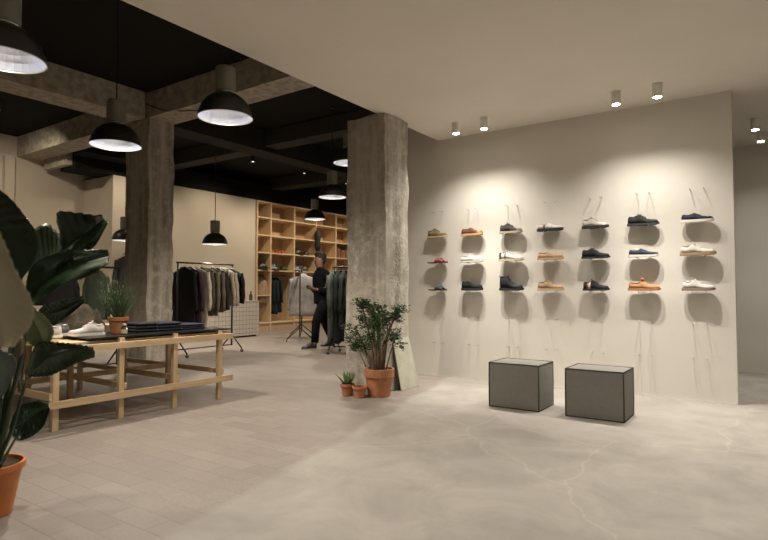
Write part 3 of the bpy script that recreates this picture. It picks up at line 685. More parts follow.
M_hang = mat('hanger_metal', (.45, .43, .40), .35, .7)
def hanger(x, y, z, rz, label):
    t = MB(); 
    t.tube([(0, 0, -.055), (0, 0, -.02), (.014, 0, -.002), (.010, 0, .014), (0, 0, .0165), (-.012, 0, .012)], .0025, 6)
    t.tube([(-.17, 0, -.118), (0, 0, -.055), (.17, 0, -.118), (-.17, 0, -.118)], .004, 6)
    o = t.build('clothes_hanger', M_hang, loc=(x, y, z), smooth=True); o.rotation_euler = (0, 0, rz); return tag(o, label, 'hanger')
def rack(x0, y0, x1, y1, z, label, nm='clothes_rack'):
    a = Vector((x0, y0, 0)); b = Vector((x1, y1, 0)); d = (b-a).normalized(); n = Vector((-d.y, d.x, 0)); T_ = thing(nm, label, 'clothes rack', tuple(a))
    b = b-a; a = Vector((0, 0, 0))
    MB().tube([a+Vector((0, 0, z))-d*.03, b+Vector((0, 0, z))+d*.03], .014, 10).build('hanging_bar', M_blackmetal, T_, smooth=True)
    for e in (a, b):
        MB().tube([e+Vector((0, 0, .10)), e+Vector((0, 0, z))], .015, 10).build('upright', M_blackmetal, T_, smooth=True)
        for s in (-1, 1):
            foot = e+n*s*.27; MB().tube([e+Vector((0, 0, .30)), foot+Vector((0, 0, .065))], .012, 8).build('foot', M_blackmetal, T_, smooth=True)
            MB().tube([foot-n*.012+Vector((0, 0, .028)), foot+n*.012+Vector((0, 0, .028))], .027, 14).build('caster', mat('caster', (.05, .05, .05), .4), T_, smooth=True)
    MB().tube([a+Vector((0, 0, .115)), b+Vector((0, 0, .115))], .010, 8).build('lower_bar', M_blackmetal, T_, smooth=True)
    return T_
RX1 = -8.1
rack(RX1, 5.74, RX1, 6.88, 1.555, 'black clothes rack on casters crowded with jackets, right behind the table')
specs = [(5.86, (.012, .012, .014), 1.00, 'long black coat at the left end of the rack behind the table', 'coat'),
 (5.97, (.055, .03, .04), .95, 'plum-coloured long coat left of the cream one on the rack', 'coat'),
 (6.09, (.55, .50, .41), 1.08, 'cream-coloured long coat on the rack behind the table', 'coat'),
 (6.21, (.075, .07, .045), .82, 'dark olive jacket just right of the cream coat', 'jacket'),
 (6.32, (.15, .135, .10), .82, 'khaki jacket in the middle of the rack behind the table', 'jacket'),
 (6.43, (.13, .10, .09), .76, 'taupe jacket right of the khaki one on the rack', 'jacket'),
 (6.53, (.035, .025, .02), .74, 'dark brown jacket left of the two beige jackets', 'jacket'),
 (6.63, (.34, .31, .25), .66, 'left one of the two beige jackets on the rack', 'jacket'),
 (6.73, (.38, .34, .27), .66, 'right one of the two beige jackets on the rack', 'jacket'),
 (6.84, (.014, .014, .015), .62, 'black jacket at the right end of the rack behind the table', 'jacket')]
for k, (y, c, ln, lab, ct) in enumerate(specs):
    garment(RX1, y, 1.545, random.uniform(-.06, .06)+.06, c, lab, ln, min(.64, ln-.08), .66 if 'cream' in lab[:6] else .54, 'hanging_'+ct, ct, k+1)
    hanger(RX1, y, 1.555, .06, 'metal hanger carrying the '+lab.split(' on the rack')[0].split(' in the middle')[0].split(' at the')[0].replace('left one of the two', 'left of two').replace('right one of the two', 'right of two')[:60])
# rack in front of the shelf wall (seen end on)
R2a = Vector((-8.30, 8.88, 0)); R2b = Vector((-9.15, 9.85, 0))
rack(R2a.x, R2a.y, R2b.x, R2b.y, 1.62, 'black clothes rack seen end on in front of the wooden shelves')
q = R2a.lerp(R2b, .55); garment(q.x+.05, q.y+.03, 1.50, .75, (.29, .27, .26), 'light grey hooded sweatshirt hanging on the end-on rack', .92, .70, .60, 'hooded_sweatshirt', 'sweatshirt', 21, .12, True); hanger(q.x, q.y, 1.62, .70, 'metal hanger carrying the light grey hooded sweatshirt')
# rack at the right, by the pillar
R3a = Vector((-5.85, 7.35, 0)); R3b = Vector((-4.95, 8.35, 0))
R3a = at(334, 353, 2, 0); R3a.z = 0; R3b = R3a+Vector((.95, .30, 0))
rack(R3a.x, R3a.y, R3b.x, R3b.y, 1.50, 'clothes rack partly hidden behind the pillar with the pot plant')
dd = (R3b-R3a).normalized(); rz3 = math.atan2(dd.y, dd.x)+PI/2
for k, (s, c, ln, lab) in enumerate([(-.02, (.085, .098, .09), 1.22, 'sage grey long coat at the front of the rack by the pillar'), (.10, (.02, .025, .025), 1.25, 'black long coat behind the sage grey one on the rack by the pillar'), (.20, (.03, .04, .035), 1.0, 'dark green coat third along the rack by the pillar'), (.32, (.02, .02, .02), .9, 'black jacket deepest on the rack by the pillar')]):
    q = R3a+dd*(s*.95); garment(q.x, q.y, 1.50, rz3+.1, c, lab, ln, .62, .50, 'hanging_coat', 'coat', 30+k, .10); hanger(q.x, q.y, 1.50, rz3+.1, 'metal hanger carrying the '+lab.split(' on the rack')[0].split(' at the front')[0].split(' along the')[0])
# rack behind the table on the left
R4a = Vector((-7.3, 3.05, 0)); R4b = Vector((-7.3, 4.25, 0))
rack(R4a.x, R4a.y, R4b.x, R4b.y, 1.40, 'clothes rack hidden behind the big leaves at the left')
garment(-7.3, 3.42, 1.40, PI/2-.6, (.010, .010, .011), 'black jacket hanging between the big leaves and the table', .42, .38, .46, 'hanging_jacket', 'jacket', 41, .12); hanger(-7.3, 3.42, 1.40, PI/2-.6, 'metal hanger carrying the black jacket between the big leaves')
garment(-7.3, 3.95, 1.42, .45, (.055, .075, .05), 'dark green coat hanging behind the thin-leaved plant on the table', .64, .52, .30, 'hanging_coat', 'coat', 42, .09); hanger(-7.3, 3.95, 1.40, .45, 'metal hanger carrying the dark green coat behind the table')
# dark coat seen through the gap left of the pillar
garment(-11.08, 6.60, 1.86, PI/2, (.02, .018, .016), 'dark coat hung on the far wall just left of the concrete pillar', .95, .6, .42, 'hanging_coat', 'coat', 51, .12)
MB()
o = MB().tube([(0, 0, 0), (.08, 0, 0), (.10, 0, .02)], .006, 6).build('wall_hook', M_blackmetal, loc=(-11.198, 6.60, 1.85)); tag(o, 'small black hook holding the dark coat on the far wall', 'hook')

# ------------------------------------------------------------------ counter
t = thing('tiled_counter', 'low counter clad in small square grey tiles beside the wooden shelves', 'counter', (-10.6, 8.85, 0))
M_t = mat('x', (.3, .3, .3)); m = bpy.data.materials.new('counter_tile'); m.use_nodes = True; nt = m.node_tree; b = nt.nodes['Principled BSDF']; b.inputs['Roughness'].default_value = .35
tc = nt.nodes.new('ShaderNodeTexCoord'); mp = nt.nodes.new('ShaderNodeMapping'); mp.inputs['Rotation'].default_value = (0, PI/2, 0)
br = nt.nodes.new('ShaderNodeTexBrick'); br.offset = 0; br.inputs['Scale'].default_value = 1; br.inputs['Brick Width'].default_value = .10; br.inputs['Row Height'].default_value = .10; br.inputs['Mortar Size'].default_value = .005
br.inputs['Color1'].default_value = (.42, .38, .33, 1); br.inputs['Color2'].default_value = (.46, .42, .37, 1); br.inputs['Mortar'].default_value = (.16, .14, .12, 1)
nt.links.new(tc.outputs['Object'], mp.inputs['Vector']); nt.links.new(mp.outputs['Vector'], br.inputs['Vector']); nt.links.new(br.outputs['Color'], b.inputs['Base Color'])
MB().bx(-.55, .45, -.75, .60, .04, .835).build('tiled_body', m, t, bevel=.003); MB().bx(-.50, .40, -.70, .55, 0, .04).build('plinth', M_dark, t)
MB().bx(-.56, .46, -.76, .61, .836, .85).build('counter_top', mat('counter_top', (.42, .39, .34), .4), t, bevel=.003)
def bottle(x, y, z, r, h, c, label, name='small_bottle', cat='bottle'):
    t = thing(name, label, cat, (x, y, z)); MB().lathe([(0, 0), (r, 0), (r, h*.6), (r*.45, h*.75), (r*.4, h*.86), (0, h*.86)], 18).build('bottle_body', mat('bt_%d' % len(MATS), c, .25), t)
    MB().lathe([(0, h*.862), (r*.5, h*.862), (r*.5, h), (0, h)], 14).build('cap', mat('btc_%d' % len(MATS), (.08, .05, .03), .4), t)
bottle(-10.32, 8.98, .851, .04, .20, (.28, .08, .03), 'reddish bottle at the left on the tiled counter'); bottle(-10.30, 9.12, .851, .035, .14, (.5, .42, .3), 'pale short bottle on the tiled counter'); bottle(-10.28, 9.30, .851, .04, .22, (.08, .06, .04), 'dark tall bottle at the right on the tiled counter')

# ------------------------------------------------------------------ shelf wall
XF = -11.15; XB = -11.62; t = thing('shelf_wall', 'tall plywood shelf wall with square compartments across the back of the shop', 'shelf', (XB, 10.3, 0))
ys = [10.30, 10.79, 11.70, 12.62, 13.54, 14.46, 15.38]; zs = [.22, 1.62, 2.09, 2.56, 3.03, 3.45]
def sb(x0, x1, y0, y1, z0, z1, nm, m, **k): return MB().bx(x0-XB, x1-XB, y0-10.3, y1-10.3, z0, z1).build(nm, m, t, **k)
M_shelfz = wood_mat('shelf_upright', (.55, .40, .25), (.68, .51, .33), 2)
for y in ys: sb(XB+.013, XF, y-.020, y+.020, 0, 3.47, 'upright', M_shelfz, bevel=.003)
for a, b_ in zip(ys, ys[1:]):
    for z in zs: sb(XB+.013, XF-.004, a+.021, b_-.021, z-.018, z+.018, 'shelf_board', M_shelf, bevel=.003)
    mid = (a+b_)/2
    for k, (p0, p1) in enumerate(((a, mid-.008), (mid+.008, b_))):
        sb(XB, XB+.012, p0, p1, .0, 3.47, 'back_panel', M_ply)
    if b_-a > .6: sb(XB+.0125, XB+.04, mid-.015, mid+.015, 1.64, 3.43, 'back_batten', M_ply)
sb(XB+.013, XF-.004, 10.321, 10.769, .94, .965, 'shelf_board', M_shelf)
for a, b_ in zip(ys, ys[1:]): sb(XF-.05, XF-.03, a+.021, b_-.021, .0, .20, 'kick_panel', M_ply)
for a, b_ in list(zip(ys, ys[1:])): MB().tube([(.2, a+.021-10.3, 1.5), (.2, b_-.021-10.3, 1.5)], .012, 8).build('clothes_rail', M_blackmetal, t)
def cap(y, z, c, label, s=1., x=-11.33, stripe=None):
    T_ = thing('helmet', label, 'helmet', (x, y, z), random.uniform(-.4, .4))
    r = .140*s
    MB().lathe([(0, r*1.25), (r*.45, r*1.17), (r*.8, r*.9), (r*.98, r*.5), (r, r*.22), (r*.93, 0), (0, 0)], 24).build('shell', mat('cap_%d' % len(MATS), c, .35), T_, smooth=True)
    MB().grid([[Vector((r*.9*math.cos(a), r*.9*math.sin(a), r*.25)) for a in [(-1+2*k/8)*.9 for k in range(9)]], [Vector((r*1.45*math.cos(a), r*1.1*math.sin(a), r*.14)) for a in [(-1+2*k/8)*.8 for k in range(9)]]]).build('peak', mat('capp_%d' % len(MATS), tuple(k*.8 for k in c), .4), T_, solid=.006)
    if stripe: MB().lathe([(r*1.01, r*.26), (r*.99, r*.45)], 24).build('stripe', mat('caps_%d' % len(MATS), stripe, .4), T_, smooth=True, solid=.003)
ZS = 1.6385
cap(10.60, ZS, (.015, .012, .012), 'black helmet in the narrow bay of the lower shelf row', 1.25)
cap(10.98, ZS, (.02, .035, .04), 'dark teal striped helmet left in the wide bay of the lower shelf row', 1.2, stripe=(.45, .5, .5))
cap(11.42, ZS, (.02, .02, .02), 'small black cap right of the teal striped helmet', .75)
cap(11.92, ZS, (.02, .03, .04), 'dark striped helmet in the bay above the grey sweatshirt', 1.1, stripe=(.55, .55, .55))
cap(12.27, ZS, (.06, .06, .06), 'dark grey helmet beside the striped one above the sweatshirt', .95)
cap(11.98, 2.1085, (.015, .015, .018), 'black helmet on the upper shelf with a glossy top', 1.1)
cap(12.36, 2.1085, (.03, .02, .02), 'small dark cap on the upper shelf right of the glossy helmet', .75)
for k, (y, h, c) in enumerate([(10.92, .15, (.40, .12, .06)), (11.02, .12, (.45, .16, .08)), (11.16, .15, (.35, .10, .05)), (11.28, .11, (.42, .15, .08)), (11.40, .14, (.40, .12, .07))]):
    bottle(-11.33, y, 2.1085, .032, h, c, ['reddish jar first from the left', 'reddish jar second from the left', 'reddish jar third from the left', 'reddish jar fourth from the left', 'reddish jar fifth from the left'][k]+' on the upper shelf', 'small_jar', 'jar')
for k in range(9):
    y = 13.62+k*.085; h = random.uniform(.22, .32); o = MB().bx(-.12, .12, -.018, .018, 0, h).build('book', mat('book_%d' % k, random.choice([(.4, .2, .12), (.5, .4, .3), (.25, .12, .08), (.45, .3, .2)]), .7), loc=(-11.33, y, 2.1085), bevel=.002); tag(o, 'upright book on the upper shelf in the bay beside the pillar', 'book', 'books in the bay beside the pillar')
# hanging dark bag on an upright
t3 = thing('hanging_bag', 'slim black bag hanging on the shelf upright above the person', 'bag', (-11.10, 12.62, 2.86))
MB().lathe([(0, -.62), (.06, -.60), (.10, -.45), (.075, -.34), (.09, -.26), (.10, -.12), (.05, -.0), (.02, .05), (0, .06)], 18).build('bag_body', mat('bagc', (.015, .013, .012), .7), t3, smooth=True)
MB().tube([(0, 0, .05), (-.03, 0, .12), (-.045, 0, .06)], .006, 6).build('strap', M_blackmetal, t3)
# clothes hanging in the shelf bays
for k, (y, c, lab, ln) in enumerate([(10.62, (.42, .31, .22), 'pale beige jacket hanging in the narrow bay next to the counter', .72), (10.95, (.015, .02, .025), 'leftmost of the three dark jackets hanging in the wide shelf bay', .98), (11.10, (.02, .03, .035), 'middle one of the three dark jackets hanging in the wide shelf bay', 1.05), (11.24, (.012, .014, .018), 'rightmost of the three dark jackets hanging in the wide shelf bay', 1.0)]):
    garment(-11.42, y, 1.50, .15 if k else .5, c, lab, ln*.95, .6, .36, 'hanging_jacket', 'jacket', 60+k, .12)

# ------------------------------------------------------------------ big-leaved plant
PC = Vector((-3.2, 1.2, 0))
BP = thing('bird_of_paradise_plant', 'large big-leaved plant in an orange pot in the left foreground', 'plant', PC)
MB().lathe([(0, .002), (.112, .002), (.150, .215), (.160, .217), (.166, .222), (.166, .252), (.152, .252), (.146, .235), (0, .232)], 44).build('pot', M_orange, BP, smooth=False, bevel=.002)
MB().lathe([(0, .243), (.08, .241), (.146, .236)], 30).build('soil', M_soil, BP)
def leafmat(name, c, c2, rough=.38):
    m = bpy.data.materials.new(name); m.use_nodes = True; nt = m.node_tree; b = nt.nodes['Principled BSDF']
    b.inputs['Roughness'].default_value = rough; b.inputs['Specular IOR Level'].default_value = .45
    tc = nt.nodes.new('ShaderNodeTexCoord'); n = nt.nodes.new('ShaderNodeTexNoise'); n.inputs['Scale'].default_value = 5; n.inputs['Detail'].default_value = 4; nt.links.new(tc.outputs['Object'], n.inputs['Vector'])
    r = nt.nodes.new('ShaderNodeValToRGB'); e = r.color_ramp.elements; e[0].position = .35; e[1].position = .7; e[0].color = (*c, 1); e[1].color = (*c2, 1)
    nt.links.new(n.outputs['Fac'], r.inputs['Fac']); nt.links.new(r.outputs['Color'], b.inputs['Base Color'])
    b.inputs['Coat Weight'].default_value = .45; b.inputs['Coat Roughness'].default_value = .22
    return m
ML = leafmat('leaf_dark', (.012, .030, .010), (.022, .052, .017), .26); ML2 = leafmat('leaf_mid', (.014, .034, .011), (.03, .06, .02), .38)
MLp = leafmat('leaf_pale', (.16, .21, .09), (.22, .27, .13), .5); MLb = leafmat('leaf_beige', (.52, .48, .33), (.60, .56, .40), .7); MLd = leafmat('leaf_dry', (.20, .15, .09), (.30, .24, .16), .8); MLg = leafmat('leaf_bluegrey', (.12, .17, .16), (.17, .22, .20), .4)
def catmull(pts, n):
    out = []; P_ = [pts[0]*2-pts[1]]+pts+[pts[-1]*2-pts[-2]]
    for i in range(1, len(P_)-2):
        for k in range(n):
            t = k/n; a, b, c, d = P_[i-1:i+3]; out.append(.5*((2*b)+(c-a)*t+(2*a-5*b+4*c-d)*t*t+(3*b-a-3*c+d)*t**3))
    out.append(pts[-1]); return out
def big_leaf(pts, wl, wr, m, fold=.35, tilt=0., prof=.75, veins=26, ripple=.0035, peak=.45, nm='leaf', rib=True, label=None, split=()):
    """pts: midrib points; wl / wr: half widths on the two sides; tilt turns the blade about its midrib"""
    ps = catmull([Vector(p) for p in pts], 16); n = len(ps); rows = []; nw = 9
    for i, p in enumerate(ps):
        s = i/(n-1); tn = (ps[min(n-1, i+1)]-ps[max(0, i-1)]).normalized(); view = (CAM-p).normalized()
        side = tn.cross(f0*-1).normalized(); nor = side.cross(tn).normalized()
        M_ = Matrix.Rotation(tilt, 3, tn); side = M_ @ side; nor = M_ @ nor
        k = s**(math.log(.5)/math.log(peak)); w = max(.02, math.sin(PI*min(1, max(0, k)))**prof); row = []
        for j in range(-nw, nw+1):
            v = j/nw; ww = (wr if v > 0 else wl)*w
            rp = ripple*math.sin(s*veins*2*PI+abs(v)*3.0)*abs(v)**.5+.012*noise.noise(Vector((s*5, v*2, wl*50)))*abs(v)
            for (sc, sd, dep) in split:
                if (v > 0) == (sd > 0) and abs(s-sc) < .022: ww *= 1-dep*(1-abs(s-sc)/.022)*abs(v)
            row.append(p+side*(v*ww*math.cos(fold))+nor*(abs(v)*ww*math.sin(fold)+rp)-PC)
        rows.append(row)
    o = MB().grid(rows).build(nm, m, BP, smooth=True, solid=.0016)
    if label: o['label'] = label
    if rib: MB().tube([p-PC for p in ps], [.006*(1-.8*i/(n-1)) for i in range(n)], 6).build('midrib', MLp if m is not MLb else MLb, o, smooth=True)
    return o
def stem(p0, pts, r=.011, m=None):
    ps = catmull([Vector(p0)]+[Vector(p) for p in pts], 8)
    MB().tube([p-PC for p in ps], [r*(1.25-.6*i/(len(ps)-1)) for i in range(len(ps))], 8).build('stem', m or ML2, BP, smooth=True)
G = lambda dx, dy: PC+Vector((dx, dy, .24))
def leaf_between(mid, edges, m, t, tm=.0, veins=16, ripple=.004, rib=True, label=None, dt=(.0, .0), bl=(1, 1)):
    """a leaf blade: midrib and one or two edges, each four points (x, y), standing at distance t from the camera; the edges bend back or forward by dt"""
    te = t; tt = [t-.04, t, t+.04, t+.06]
    mp_ = catmull([dp(x, y, q) for (x, y), q in zip(mid, tt)], 14); n = len(mp_); nw = 10; obs = []
    mb = MB(); cols = []
    es = [catmull([dp(x, y, q+d) for (x, y), q in zip(e, tt)], 14) for e, d in zip(edges, dt)]
    rows = []
    for i in range(n):
        s_ = i/(n-1); row = []
        def pt(e, v):
            p = mp_[i].lerp(e[i], v); bulge = math.sin(PI*v)*.012*math.sin(PI*s_)*(bl[-1] if e is es[-1] else bl[0])
            rp = ripple*math.sin(s_*veins*2*PI-v*4)*(v**.6)+.010*noise.noise(Vector((s_*4, v*2, t*9)))*v
            return p+f0*(bulge+rp*1.2)+UP*(rp*.8)-PC
        if len(es) == 2: row = [pt(es[0], j/nw) for j in range(nw, 0, -1)]
        row.append(mp_[i]-PC); row += [pt(es[-1], j/nw) for j in range(1, nw+1)]
        rows.append(row)
    o = MB().grid(rows).build('leaf', m, BP, smooth=True, solid=.0016)
    if label: o['label'] = label
    if rib: MB().tube([p-PC-f0*.002 for p in mp_], [.0045*(1-.8*i/(n-1)) for i in range(n)], 6).build('midrib', ML2, o, smooth=True)
    return o
# upper leaf reaching right: whole lower half, torn upper half
leaf_between([(28, 296), (50, 264), (76, 241), (104, 219)], [[(34, 298), (64, 262), (92, 249), (109, 222)]], ML, 3.1, dt=(-.11,), bl=(-1.5,))
leaf_between([(60, 253), (74, 242), (90, 230), (104, 219)], [[(61, 243), (57, 213), (78, 213), (102, 215)]], ML2, 3.12, rib=False, dt=(-.06,), veins=7)
leaf_between([(30, 292), (40, 277), (50, 264), (60, 253)], [[(29, 275), (28, 238), (46, 224), (62, 235)]], ML2, 3.12, rib=False, dt=(.07,), veins=9)
# the leaf below it
leaf_between([(28, 304), (48, 282), (76, 266), (110, 256)], [[(24, 298), (32, 267), (60, 252), (108, 249)], [(31, 306), (58, 288), (90, 275), (109, 263)]], ML, 2.95, dt=(.02, -.10), veins=20, bl=(1, -1.5))
# huge blade at the left edge
leaf_between([(-24, 186), (-12, 220), (0, 255), (14, 286)], [[(-50, 190), (-46, 230), (-24, 262), (10, 286)], [(-8, 184), (22, 210), (40, 248), (17, 286)]], ML, 2.6, dt=(.03, .0), veins=12, ripple=.0015)
# pale and faded leaves
leaf_between([(22, 298), (30, 315), (39, 332), (46, 350)], [[(18, 303), (20, 325), (28, 342), (44, 351)], [(26, 298), (43, 316), (54, 330), (47, 351)]], MLp, 2.9, dt=(.0, .04), label='pale green underside of a leaf')
leaf_between([(-30, 215), (-18, 262), (-6, 305), (4, 346)], [[(-50, 220), (-48, 265), (-34, 310), (-2, 346)], [(-14, 214), (10, 255), (33, 314), (14, 347)]], MLb, 1.1, dt=(.0, .03), label='faded beige leaf closest to the camera', rib=False, ripple=.002)
# small dark leaf above the table
leaf_between([(35, 315), (50, 314), (66, 309), (84, 299)], [[(35, 314), (46, 304), (62, 300), (82, 296)], [(36, 316), (46, 327), (63, 320), (85, 302)]], ML, 3.15, dt=(-.02, .0))
# drooping leaf over the table edge
leaf_between([(28, 375), (48, 359), (70, 351), (95, 352)], [[(27, 373), (37, 344), (62, 342), (93, 347)], [(29, 377), (52, 375), (74, 364), (95, 357)]], ML, 2.95, dt=(-.02, .02))
# low leaf beside the pot
leaf_between([(10, 431), (22, 423), (36, 414), (49, 407)], [[(9, 428), (18, 408), (36, 401), (49, 403)], [(11, 434), (22, 441), (42, 428), (50, 409)]], ML, 2.9, dt=(.03, -.03))
# dry hanging leaf and bluish one
leaf_between([(21, 338), (20, 354), (18, 370), (21, 392)], [[(18, 340), (13, 354), (12, 372), (19, 393)], [(23, 338), (27, 354), (24, 372), (23, 393)]], MLd, 2.8, dt=(.02, .02), label='dry brown hanging leaf', rib=False)
leaf_between([(-14, 348), (-4, 362), (0, 378), (0, 398)], [[(-22, 352), (-18, 366), (-12, 384), (-2, 398)], [(-10, 346), (16, 360), (11, 380), (1, 399)]], MLg, 2.5, dt=(.0, .0), label='blue-grey leaf at the picture edge', rib=False)
# leaves facing away, deeper in the plant
leaf_between([(4, 400), (-10, 380), (-20, 355), (-34, 335)], [[(2, 404), (-8, 398), (-30, 380), (-38, 338)], [(6, 396), (0, 366), (-10, 342), (-32, 332)]], ML2, 3.1, dt=(.05, .05))
stem(G(.01, 0), [dp(2, 420, 2.8), dp(14, 350, 2.85), dp(22, 296, 2.95)], .013); stem(G(.03, .02), [dp(8, 410, 2.8), dp(24, 345, 2.82), dp(24, 306, 2.8)], .012)
stem(G(.05, .02), [dp(12, 430, 2.8), dp(22, 395, 2.85), dp(28, 377, 2.9)], .009); stem(G(.09, .02), [dp(10, 448, 2.8), dp(18, 434, 2.85), dp(24, 420, 2.86)], .006)
stem(G(-.03, -.02), [dp(-6, 400, 2.7), dp(-6, 340, 2.65), dp(-8, 300, 2.6)], .013); stem(G(.02, .05), [dp(5, 420, 2.9), dp(10, 350, 3.0), dp(20, 285, 3.2)], .011)
stem(G(.0, -.04), [dp(-4, 430, 2.75), dp(0, 380, 2.8), dp(-4, 285, 2.9)], .011); stem(G(.04, .04), [dp(9, 415, 2.95), dp(20, 355, 3.0), dp(32, 316, 3.1)], .008); stem(G(-.05, -.05), [dp(-30, 420, 2.2), dp(-60, 300, 1.5), dp(-32, 218, 1.06)], .009)

# ------------------------------------------------------------------ person
def skin_obj(name, chains, m, parent, root=0, sub=1):
    me = bpy.data.meshes.new(name); vs = []; es = []; rs = []; idx = {}
    for ch in chains:
        prev = None
        for (key, p, r) in ch:
            if key in idx and key is not None: i = idx[key]
            else:
                i = len(vs); vs.append(p); rs.append(r if isinstance(r, tuple) else (r, r))
                if key is not None: idx[key] = i
            if prev is not None: es.append((prev, i))
            prev = i
    me.from_pydata(vs, es, []); o = bpy.data.objects.new(name, me); col.objects.link(o); md = o.modifiers.new('skin', 'SKIN'); md.use_smooth_shade = True
    sv = me.skin_vertices[0] if me.skin_vertices else None
    if sv is None:
        bpy.context.view_layer.objects.active = o; sv = me.skin_vertices.new(name='s') if hasattr(me.skin_vertices, 'new') else me.skin_vertices[0]
    for i, r in enumerate(rs): sv.data[i].radius = r; sv.data[i].use_root = (i == root)
    s = o.modifiers.new('sub', 'SUBSURF'); s.levels = sub; s.render_levels = sub
    me.materials.append(m); o.parent = parent; return o
pf = at(309.5, 349, 2, 0); ang = math.atan2(-RX.y, -RX.x)+.55
fx = .27; hipw = Vector((pf.x, pf.y, 0))-Vector((math.cos(ang), math.sin(ang), 0))*fx
PN = thing('person', 'person in black clothes with one foot forward, looking down at their hands', 'person', hipw, ang)
M_skin = mat('skin', (.20, .115, .08), .6); M_cl = mat('black_clothing', (.006, .006, .007), .95, bump=.3, bs=60, spec=.1); M_tr = mat('black_trousers', (.007, .007, .008), .95, bump=.3, bs=60, spec=.1)
# body in one piece: +x is where the person faces
B = lambda k, x, y, z, r: (k, Vector((x, y, z)), r)
body = [[B('hip', 0, 0, .93, .10), B('waist', .01, 0, 1.08, .095), B('chest', .03, 0, 1.30, (.13, .10)), B('neckb', .05, 0, 1.46, .07), B('neck', .07, 0, 1.53, .065), B('jaw', .090, 0, 1.60, (.085, .085)), B('head', .085, 0, 1.68, (.108, .108)), B('crown', .07, 0, 1.755, .075)]]
def fingers(key, hx, hy, hz, s):
    out = []
    for q, ln in enumerate((.062, .070, .066, .052)):
        yo = s*(-.030+.020*q); o1 = Vector((hx+.055, hy+yo, hz+.004))
        out.append([(key, None, None), (None, o1, .0095), (None, o1+Vector((ln*.5, -s*.006, .012)), .0088), (None, o1+Vector((ln*.85, -s*.014, .034)), .0075)])
    out.append([(key, None, None), (None, Vector((hx+.010, hy-s*.038, hz+.020)), .011), (None, Vector((hx+.042, hy-s*.048, hz+.038)), .009)])
    return out
for s, nm in ((1, 'l'), (-1, 'r')):
    body.append([B('chest', 0, 0, 0, 0), B('sh'+nm, .03, s*.19, 1.41, .058), B('el'+nm, -.01 if s < 0 else .02, s*.25, 1.13, .044), B('wr'+nm, .15, s*.11, 1.10, .030), B('pa'+nm, .20, s*.075, 1.12, (.036, .020))])
    body += fingers('pa'+nm, .20, s*.075, 1.12, s)
legs = {1: [(.02, .10, .88, .085), (.19, .115, .50, .062), (.22, .12, .11, .045), (.26, .125, .055, .042), (.36, .135, .032, .034)], -1: [(-.02, -.10, .88, .085), (-.09, -.11, .50, .062), (-.27, -.12, .12, .045), (-.24, -.125, .06, .042), (-.14, -.13, .034, .034)]}
for s in (1, -1): body.append([B('hip', 0, 0, 0, 0)]+[B('lg%d%d' % (s, k), *q) for k, q in enumerate(legs[s])])
skin_obj('body', [[c if c[1] is not None else c for c in ch] for ch in body], M_skin, PN)
def loft(secs, n=20):
    rows = []
    for (x, y, z, rx, ry) in secs: rows.append([Vector((x+rx*math.cos(2*PI*k/n)*(1+.04*noise.noise(Vector((k, z*6, 1)))), y+ry*math.sin(2*PI*k/n), z)) for k in range(n)])
    return rows
jk = MB().grid(loft([(.0, 0, .84, .165, .19), (.0, 0, .92, .17, .19), (.01, 0, 1.05, .165, .19), (.025, 0, 1.22, .17, .205), (.03, 0, 1.36, .155, .22), (.035, 0, 1.43, .11, .19), (.045, 0, 1.48, .08, .11), (.06, 0, 1.535, .072, .078)]), True, True)
for s in (1, -1): jk.tube([(.03, s*.16, 1.43), (.03, s*.215, 1.38), (.0, s*.25, 1.25), (-.01, s*.26, 1.13), (.06, s*.20, 1.09), (.135, s*.125, 1.10)], [.07, .082, .072, .068, .062, .052], 14)
jk.build('jacket', M_cl, PN, smooth=True)
tr_ = MB().grid(loft([(0, 0, 1.0, .12, .16), (0, 0, .92, .13, .165), (0, 0, .84, .125, .165)]), True, True)
for s in (1, -1):
    q = legs[s]; tr_.tube([q[0][:3], (Vector(q[0][:3])+Vector(q[1][:3]))/2, q[1][:3], (Vector(q[1][:3])+Vector(q[2][:3]))/2, (q[2][0], q[2][1], q[2][2]+.02)], [.105, .098, .082, .074, .070], 16)
tr_.build('trousers', M_tr, PN, smooth=True)
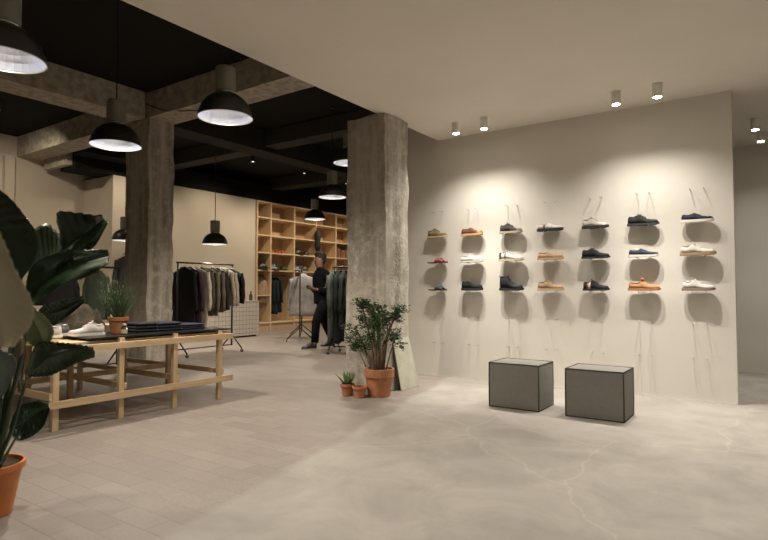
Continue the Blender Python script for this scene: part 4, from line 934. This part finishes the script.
for s in (1, -1):
    a, b_ = legs[s][3], legs[s][4]; rows = []
    x0 = a[0]-.075; L_ = .30
    for k in range(17):
        tt = k/16; w = .05*lerp(WID, tt)*1.05; h = lerp(PROF['sneaker'], tt)*1.15+.01; r = []
        for j in range(11):
            an = PI*j/10; r.append(Vector((x0+L_*tt, a[1]+w*math.cos(an), .022+h*math.sin(an)**.6)))
        rows.append(r)
    MB().grid(rows, True, True).build('shoe', mat('person_shoe', (.015, .015, .015), .5), PN, smooth=True)
    rows = [[Vector((x0+L_*k/16, a[1]-.053*lerp(WID, k/16), z)) for z in (.001, .024)]+[Vector((x0+L_*k/16, a[1]+.053*lerp(WID, k/16), z)) for z in (.024, .001)] for k in range(17)]
    MB().grid(rows, True, True).build('shoe_sole', mat('person_sole', (.45, .42, .38), .6), PN)
    MB().tube([(legs[s][2][0]+.005, legs[s][2][1], .098), (legs[s][2][0], legs[s][2][1], .125)], [.050, .050], 12).build('sock', mat('sock', (.35, .32, .30), .9), PN, smooth=True)
M_hair = mat('hair', (.012, .009, .008), .7, bump=.8, bs=90)
mb = MB(); mb.blob((.045, 0, 1.73), (.110, .100, .095), 18, 12); mb.blob((.01, 0, 1.67), (.055, .082, .085), 14, 8); mb.blob((.055, .055, 1.755), (.06, .05, .05)); mb.blob((.11, -.02, 1.775), (.055, .06, .04))
mb.build('hair', M_hair, PN, smooth=True)
mb = MB(); mb.tube([(.168, 0, 1.69), (.192, 0, 1.655), (.178, 0, 1.645)], [.009, .014, .008], 8); mb.build('nose', M_skin, PN, smooth=True)
for s in (1, -1):
    MB().blob((.150, s*.030, 1.688), (.012, .013, .010)).build('eye', mat('eye', (.5, .48, .45), .3), PN, smooth=True)
    MB().blob((.08, s*.083, 1.665), (.018, .010, .030)).build('ear', M_skin, PN, smooth=True)
MB().tube([(.150, -.022, 1.615), (.160, 0, 1.612), (.150, .022, 1.615)], .006, 6).build('mouth', mat('lips', (.25, .10, .08), .6), PN, smooth=True)
tag(MB().box((0, 0, 0), (.075, .15, .008)).build('phone', mat('phone_black', (.01, .01, .012), .2), loc=tuple(hipw+Matrix.Rotation(ang, 3, 'Z') @ Vector((.295, 0, 1.165))), bevel=.002), 'dark phone held in the hands of the person in black', 'phone')
bpy.data.objects['phone'].rotation_euler = (0, -.5, ang)

# ------------------------------------------------------------------ world / view
w = bpy.data.worlds.new('world'); S.world = w; w.use_nodes = True; w.node_tree.nodes['Background'].inputs[0].default_value = (1, .85, .7, 1); w.node_tree.nodes['Background'].inputs[1].default_value = .0
S.view_settings.view_transform = 'Standard'; S.view_settings.look = 'None'; S.view_settings.gamma = 1; S.view_settings.use_curve_mapping = False
S.view_settings.exposure = .58
